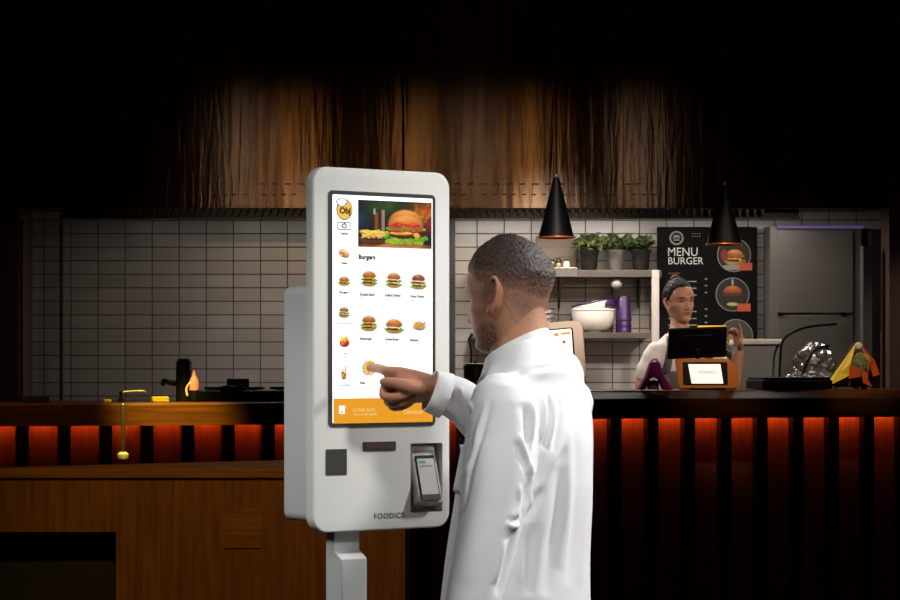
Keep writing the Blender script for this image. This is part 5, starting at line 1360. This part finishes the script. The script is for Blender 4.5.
parts.append(tube_geo([sL, .5*(sL+eL), eL, .5*(eL+wL), wL], [.040, .042, .037, .035, .024], 16, 5))
parts += limb_hand(wL, np.array([-.10, -.1, 1.0]), np.array([-.75, -.6, 0]), 1, ((.15, .25, .2), (.5, .7, .5), (.7, .8, .5), (.8, .8, .5)), .80, spread=1.0, thumb=((.014, .026, .010), (.036, .044, .020), (.058, .054, .03), (.078, .050, .04)))
parts += limb_hand(wR, np.array([1, -.1, -.05]), np.array([0, 0, -1.]), 1, ((.3, .3, .2),)*4, .85)
for sd in (1, -1):
    hip = Wb(.0, .08*sd, .98, 687); kn_ = Wb(.03, .085*sd, .62, 687); an = Wb(-.01, .085*sd, KZ+.085, 687)
    parts.append(tube_geo([hip, .5*(hip+kn_), kn_, .55*kn_+.45*an, an], [.088, .074, .054, .054, .038], 16, 5))
    parts.append(tube_geo([an-wf*.03+[0, 0, -.045], an+wf*.08+[0, 0, -.05], an+wf*.17+[0, 0, -.06]], [.038, .038, .026], 14, 4))
me = voxel('woman_body', parts, .0034, 4, .5)
co = get_co(me); co[:, 2] = np.maximum(co[:, 2], KZ+.002)
hl = inv_xf(HW, co)/wh.k; hf2, hL, hu = hl[:, 0], hl[:, 1], hl[:, 2]
ishead = (hu > -.02) & (np.abs(hL) < .12) & (np.abs(hf2) < .14)
col = np.tile(lin((206, 150, 124)), (len(co), 1))
col = blend(col, ishead*np.clip(G(hu-.048, .007)*G(hL, .021)*(hf2 > .07)*1.2, 0, .85), (160, 66, 58))
col = blend(col, ishead*np.clip(G(hu-.129+.04*(np.abs(hL)-.03), .0042)*np.clip(1-np.abs(np.abs(hL)-.032)/.024, 0, 1)*(hf2 > .04)*1.6, 0, .9), (44, 30, 26))
col = blend(col, ishead*np.clip(G(np.abs(hL)-.031, .012)*G(hu-.1115, .0045)*(hf2 > .06)*1.3, 0, .85), (46, 32, 28))
set_co(me, co-np.array(WR)); set_col(me, col)
link_mesh('body', me, skin_m, woman, 'all')
# painted nails on the raised hand
rn = []
# hair pulled back with a small knot
hh = Head(height=.226, width=.142, back=.082, nose=.8, n=120, rows=100)
f_, l_, u_ = hh.f/hh.k, hh.l/hh.k, hh.u/hh.k; vv = np.stack([hh.f, hh.l, hh.u], -1); ang = np.arctan2(np.abs(l_), f_)
hline = np.interp(ang, [0, .5, .85, 1.1, 1.35, 1.6, 1.9, 2.3, PI], [.186, .184, .170, .140, .110, .120, .100, .055, .045])
upm = (u_ > hline)
off = np.where(upm, .001+.008*np.clip((u_-hline)/.05, 0, 1), -.004)
nn = np.cross(np.stack([np.gradient(vv[..., i], axis=1) for i in range(3)], -1), np.stack([np.gradient(vv[..., i], axis=0) for i in range(3)], -1)); nn /= np.linalg.norm(nn, axis=-1, keepdims=True)+1e-9
if np.sum(nn[..., 2][u_ > .2]) < 0: nn = -nn
off = off+.0012*np.sin(l_*420+u_*60)*upm
hv = (vv+nn*off[..., None]).reshape(-1, 3); n = hh.n; faces = []
for j in range(hh.rows-1):
    for i in range(n):
        i2 = (i+1) % n
        if upm[j, i] or upm[j, i2] or upm[j+1, i] or upm[j+1, i2]: faces.append((j*n+i, j*n+i2, (j+1)*n+i2, (j+1)*n+i))
faces.append(tuple((hh.rows-1)*n+i for i in range(n)))
used = np.unique(np.concatenate([np.array(q) for q in faces])); rm = np.zeros(len(hv), int); rm[used] = np.arange(len(used))
mb = MB().add((xf(HW, hv)-np.array(WR))[used].tolist(), [tuple(rm[list(q)]) for q in faces])
M['whair'] = mat('dark_brown_hair', (40, 33, 32), .6, spec=.12, var=.3, scale=20, stretch=(1, 1, 4))
hair = mb.build('hair', M['whair'], woman, smooth='all')
bun = crumple('hair_knot', (0, 0, 0), (.028, .028, .026), M['whair'], 3, amp=.06, n=3, parent=hair)
bp_ = xf(HW, np.array([[-.040, .008, .222]]))[0]-np.array(WR); bun.location = bp_
# t-shirt
tp_ = [loft([wring(*r) for r in ((333.5, 680, .060, .072), (338, 680.5, .070, .105), (344, 681.5, .078, .140), (354, 682.5, .088, .158), (370, 684, .098, .144), (392, 686, .094, .128), (412, 687, .098, .134), (430, 687, .105, .15))])]
tp_.append(tube_geo([sR, sR+(eR-sR)*.35, sR+(eR-sR)*.66], [.052, .058, .058], 20, 4)); tp_.append(tube_geo([sL, sL+(eL-sL)*.35, sL+(eL-sL)*.62], [.052, .058, .056], 20, 4))
me = voxel('tshirt', tp_, .006, 6, .5)
co = get_co(me); no = get_no(me)
co = co+no*(.003*np.sin(co[:, 0]*40+co[:, 2]*30)*np.sin(co[:, 2]*45))[:, None]
set_co(me, co-np.array(WR))
tsh = link_mesh('t_shirt', me, mat('white_tshirt', (226, 214, 206), .8, var=.02), woman, 'all')
bv3 = BVHTree.FromPolygons([Vector(c) for c in co], [tuple(p.vertices) for p in me.polygons])
M['apron'] = mat('grey_apron', (96, 88, 84), .8, var=.1, bump=.2, bscale=200)
def on_shirt(lf, z, lift=.006):
    o_ = Wb(.6, lf, z, 684); r = bv3.ray_cast(Vector(o_), Vector(-wf)); return np.array(r[0])+wf*lift if r[0] is not None else Wb(.1, lf, z, 684)
def cloth_patch(name, rows, cols, fn, m, parent):
    g = [[fn(i/(rows-1), j/(cols-1)) for j in range(cols)] for i in range(rows)]; k = rows*cols
    vv = [tuple(p-np.array(WR)) for r_ in g for p in r_]+[tuple(p-wf*.010-np.array(WR)) for r_ in g for p in r_]; ff = []
    for i in range(rows-1):
        for j in range(cols-1):
            a = i*cols+j; ff += [(a, a+1, a+cols+1, a+cols), (a+k, a+cols+k, a+cols+1+k, a+1+k)]
    for i in range(rows-1): ff += [(i*cols, (i+1)*cols, (i+1)*cols+k, i*cols+k), ((i+1)*cols-1, (i+1)*cols-1+k, (i+2)*cols-1+k, (i+2)*cols-1)]
    for j in range(cols-1): ff += [(j, j+k, j+1+k, j+1), ((rows-1)*cols+j, (rows-1)*cols+j+1, (rows-1)*cols+j+1+k, (rows-1)*cols+j+k)]
    return MB().add(vv, ff).build(name, m, parent, smooth='all')
zA_, zB_ = Zw(371), Zw(428)
ap = cloth_patch('apron', 14, 14, lambda i, j: on_shirt((-.135-.01*i)+(.27+.02*i)*j, zA_+(zB_-zA_)*i), M['apron'], woman)
for sd in (-1, 1):
    cloth_patch('apron_strap', 14, 4, lambda i, j, sd=sd: on_shirt(sd*(.088+.034*i)+(j-.5)*.034, Zw(336)+(Zw(374)-Zw(336))*i), M['apron'], ap)

# ================================================================== LIGHT
w = bpy.data.worlds.new('dim_room'); scene.world = w; w.use_nodes = True
w.node_tree.nodes['Background'].inputs[0].default_value = (0.045, 0.010, 0.005, 1); w.node_tree.nodes['Background'].inputs[1].default_value = 1.0
def aim(o, target):
    d = Vector(target)-o.location; o.rotation_euler = d.to_track_quat('-Z', 'Y').to_euler()
def spot(name, loc, target, e, ang, col=(1, 1, 1), soft=.1, blend=.5):
    d = bpy.data.lights.new(name, 'SPOT'); d.energy = e; d.color = col; d.spot_size = math.radians(ang); d.spot_blend = blend; d.shadow_soft_size = soft
    o = bpy.data.objects.new(name, d); COL.objects.link(o); o.location = loc; aim(o, target); return o
def area(name, loc, target, e, sx, sy, col=(1, 1, 1), spread=180):
    d = bpy.data.lights.new(name, 'AREA'); d.shape = 'RECTANGLE'; d.size = sx; d.size_y = sy; d.energy = e; d.color = col; d.spread = math.radians(spread)
    o = bpy.data.objects.new(name, d); COL.objects.link(o); o.location = loc; aim(o, target); return o
# unseen fill spots added to light the man and the kiosk
spot('front_fill', (2.25, 5.45, 3.05), (.16, 4.75, 1.25), 370, 34, (1, .985, .97), .15)
spot('front_fill', (1.5, 2.6, 3.2), (.05, 4.8, 1.2), 250, 30, (1, .99, .97), .25)
spot('front_fill', (-1.5, 3.0, 3.2), (-.1, 4.85, 1.25), 70, 30, (.97, 1, .99), .3)
# lamps under the extractor hood
for (px, e) in ((150, .4), (260, 1.6), (500, 8), (610, 8.5), (700, 2), (763, 2.5)):
    x = P(px, 0, 12.9).x
    area('hood_lamp', (x, 12.85, hz-.01), (x, 13.15, 0), e, .5, .12, (1, .93, .86))
# unseen warm fill spots added for the cashier, tiles, bar and cabinet
spot('bar_fill', (2.7, 9.6, 3.2), (1.35, 12.6, 1.58), 240, 20, (1, .86, .72), .1, .8)
spot('bar_fill', (.6, 9.0, 3.3), (.5, 12.8, 1.45), 300, 21, (1, .93, .86), .1, .8)
spot('bar_fill', (-.9, 9.0, 3.3), (-.75, 12.8, 1.45), 52, 23, (1, .97, .95), .1, .8)
spot('bar_fill', (-1.28, 10.05, 3.3), (-1.26, 11.02, 1.22), 1500, 16, (1, .84, .12), .06, 1.0)
spot('cabinet_fill', (-.7, 5.6, 3.3), (-.75, 8.0, .75), 130, 34, (1, .72, .26), .08, .8)
# unseen warm spots added so their reflections streak the hood
for (px, e, c, r) in ((245, 16, (1, .84, .66), .05), (296, 24, (1, .55, .18), .04), (415, 24, (1, .60, .24), .05), (478, 14, (1, .82, .64), .08), (528, 24, (1, .58, .2), .04), (637, 14, (1, .85, .7), .04)):
    X = P(px, 0, HY).x
    spot('hood_streak_spot', (X*17.8/12.4, 7.0, 2.46), (X, HY, 2.16), e*1.4, 15, c, r, 1.0)

spot('counter_fill', (1.25, 10.3, 3.3), (1.25, 11.9, 1.47), 90, 19, (1, .74, .5), .06, .8)  # unseen spots added to brighten the things on the bar
spot('counter_fill', (2.0, 10.5, 3.3), (1.95, 12.1, 1.47), 130, 18, (1, .8, .62), .06, .8)
spot('counter_fill', (.7, 9.8, 3.3), (.60, 11.8, 1.42), 110, 13, (1, .82, .66), .06, .8)
spot('front_fill', (-2.4, 4.3, 2.8), (-.36, 5.0, 1.2), 150, 19, (.98, 1, .98), .2, 1.0)  # added fill for the kiosk's left side
spot('bar_fill', (-1.9, 10.0, 3.3), (-1.85, 10.9, 1.2), 60, 24, (1, .66, .2), .06, 1.0)  # added weak fill for the far left bar front
spot('bar_fill', (2.6, 10.2, 3.3), (2.5, 12.7, 1.55), 70, 17, (1, .82, .78), .06, .9)  # added fill for the right pillar
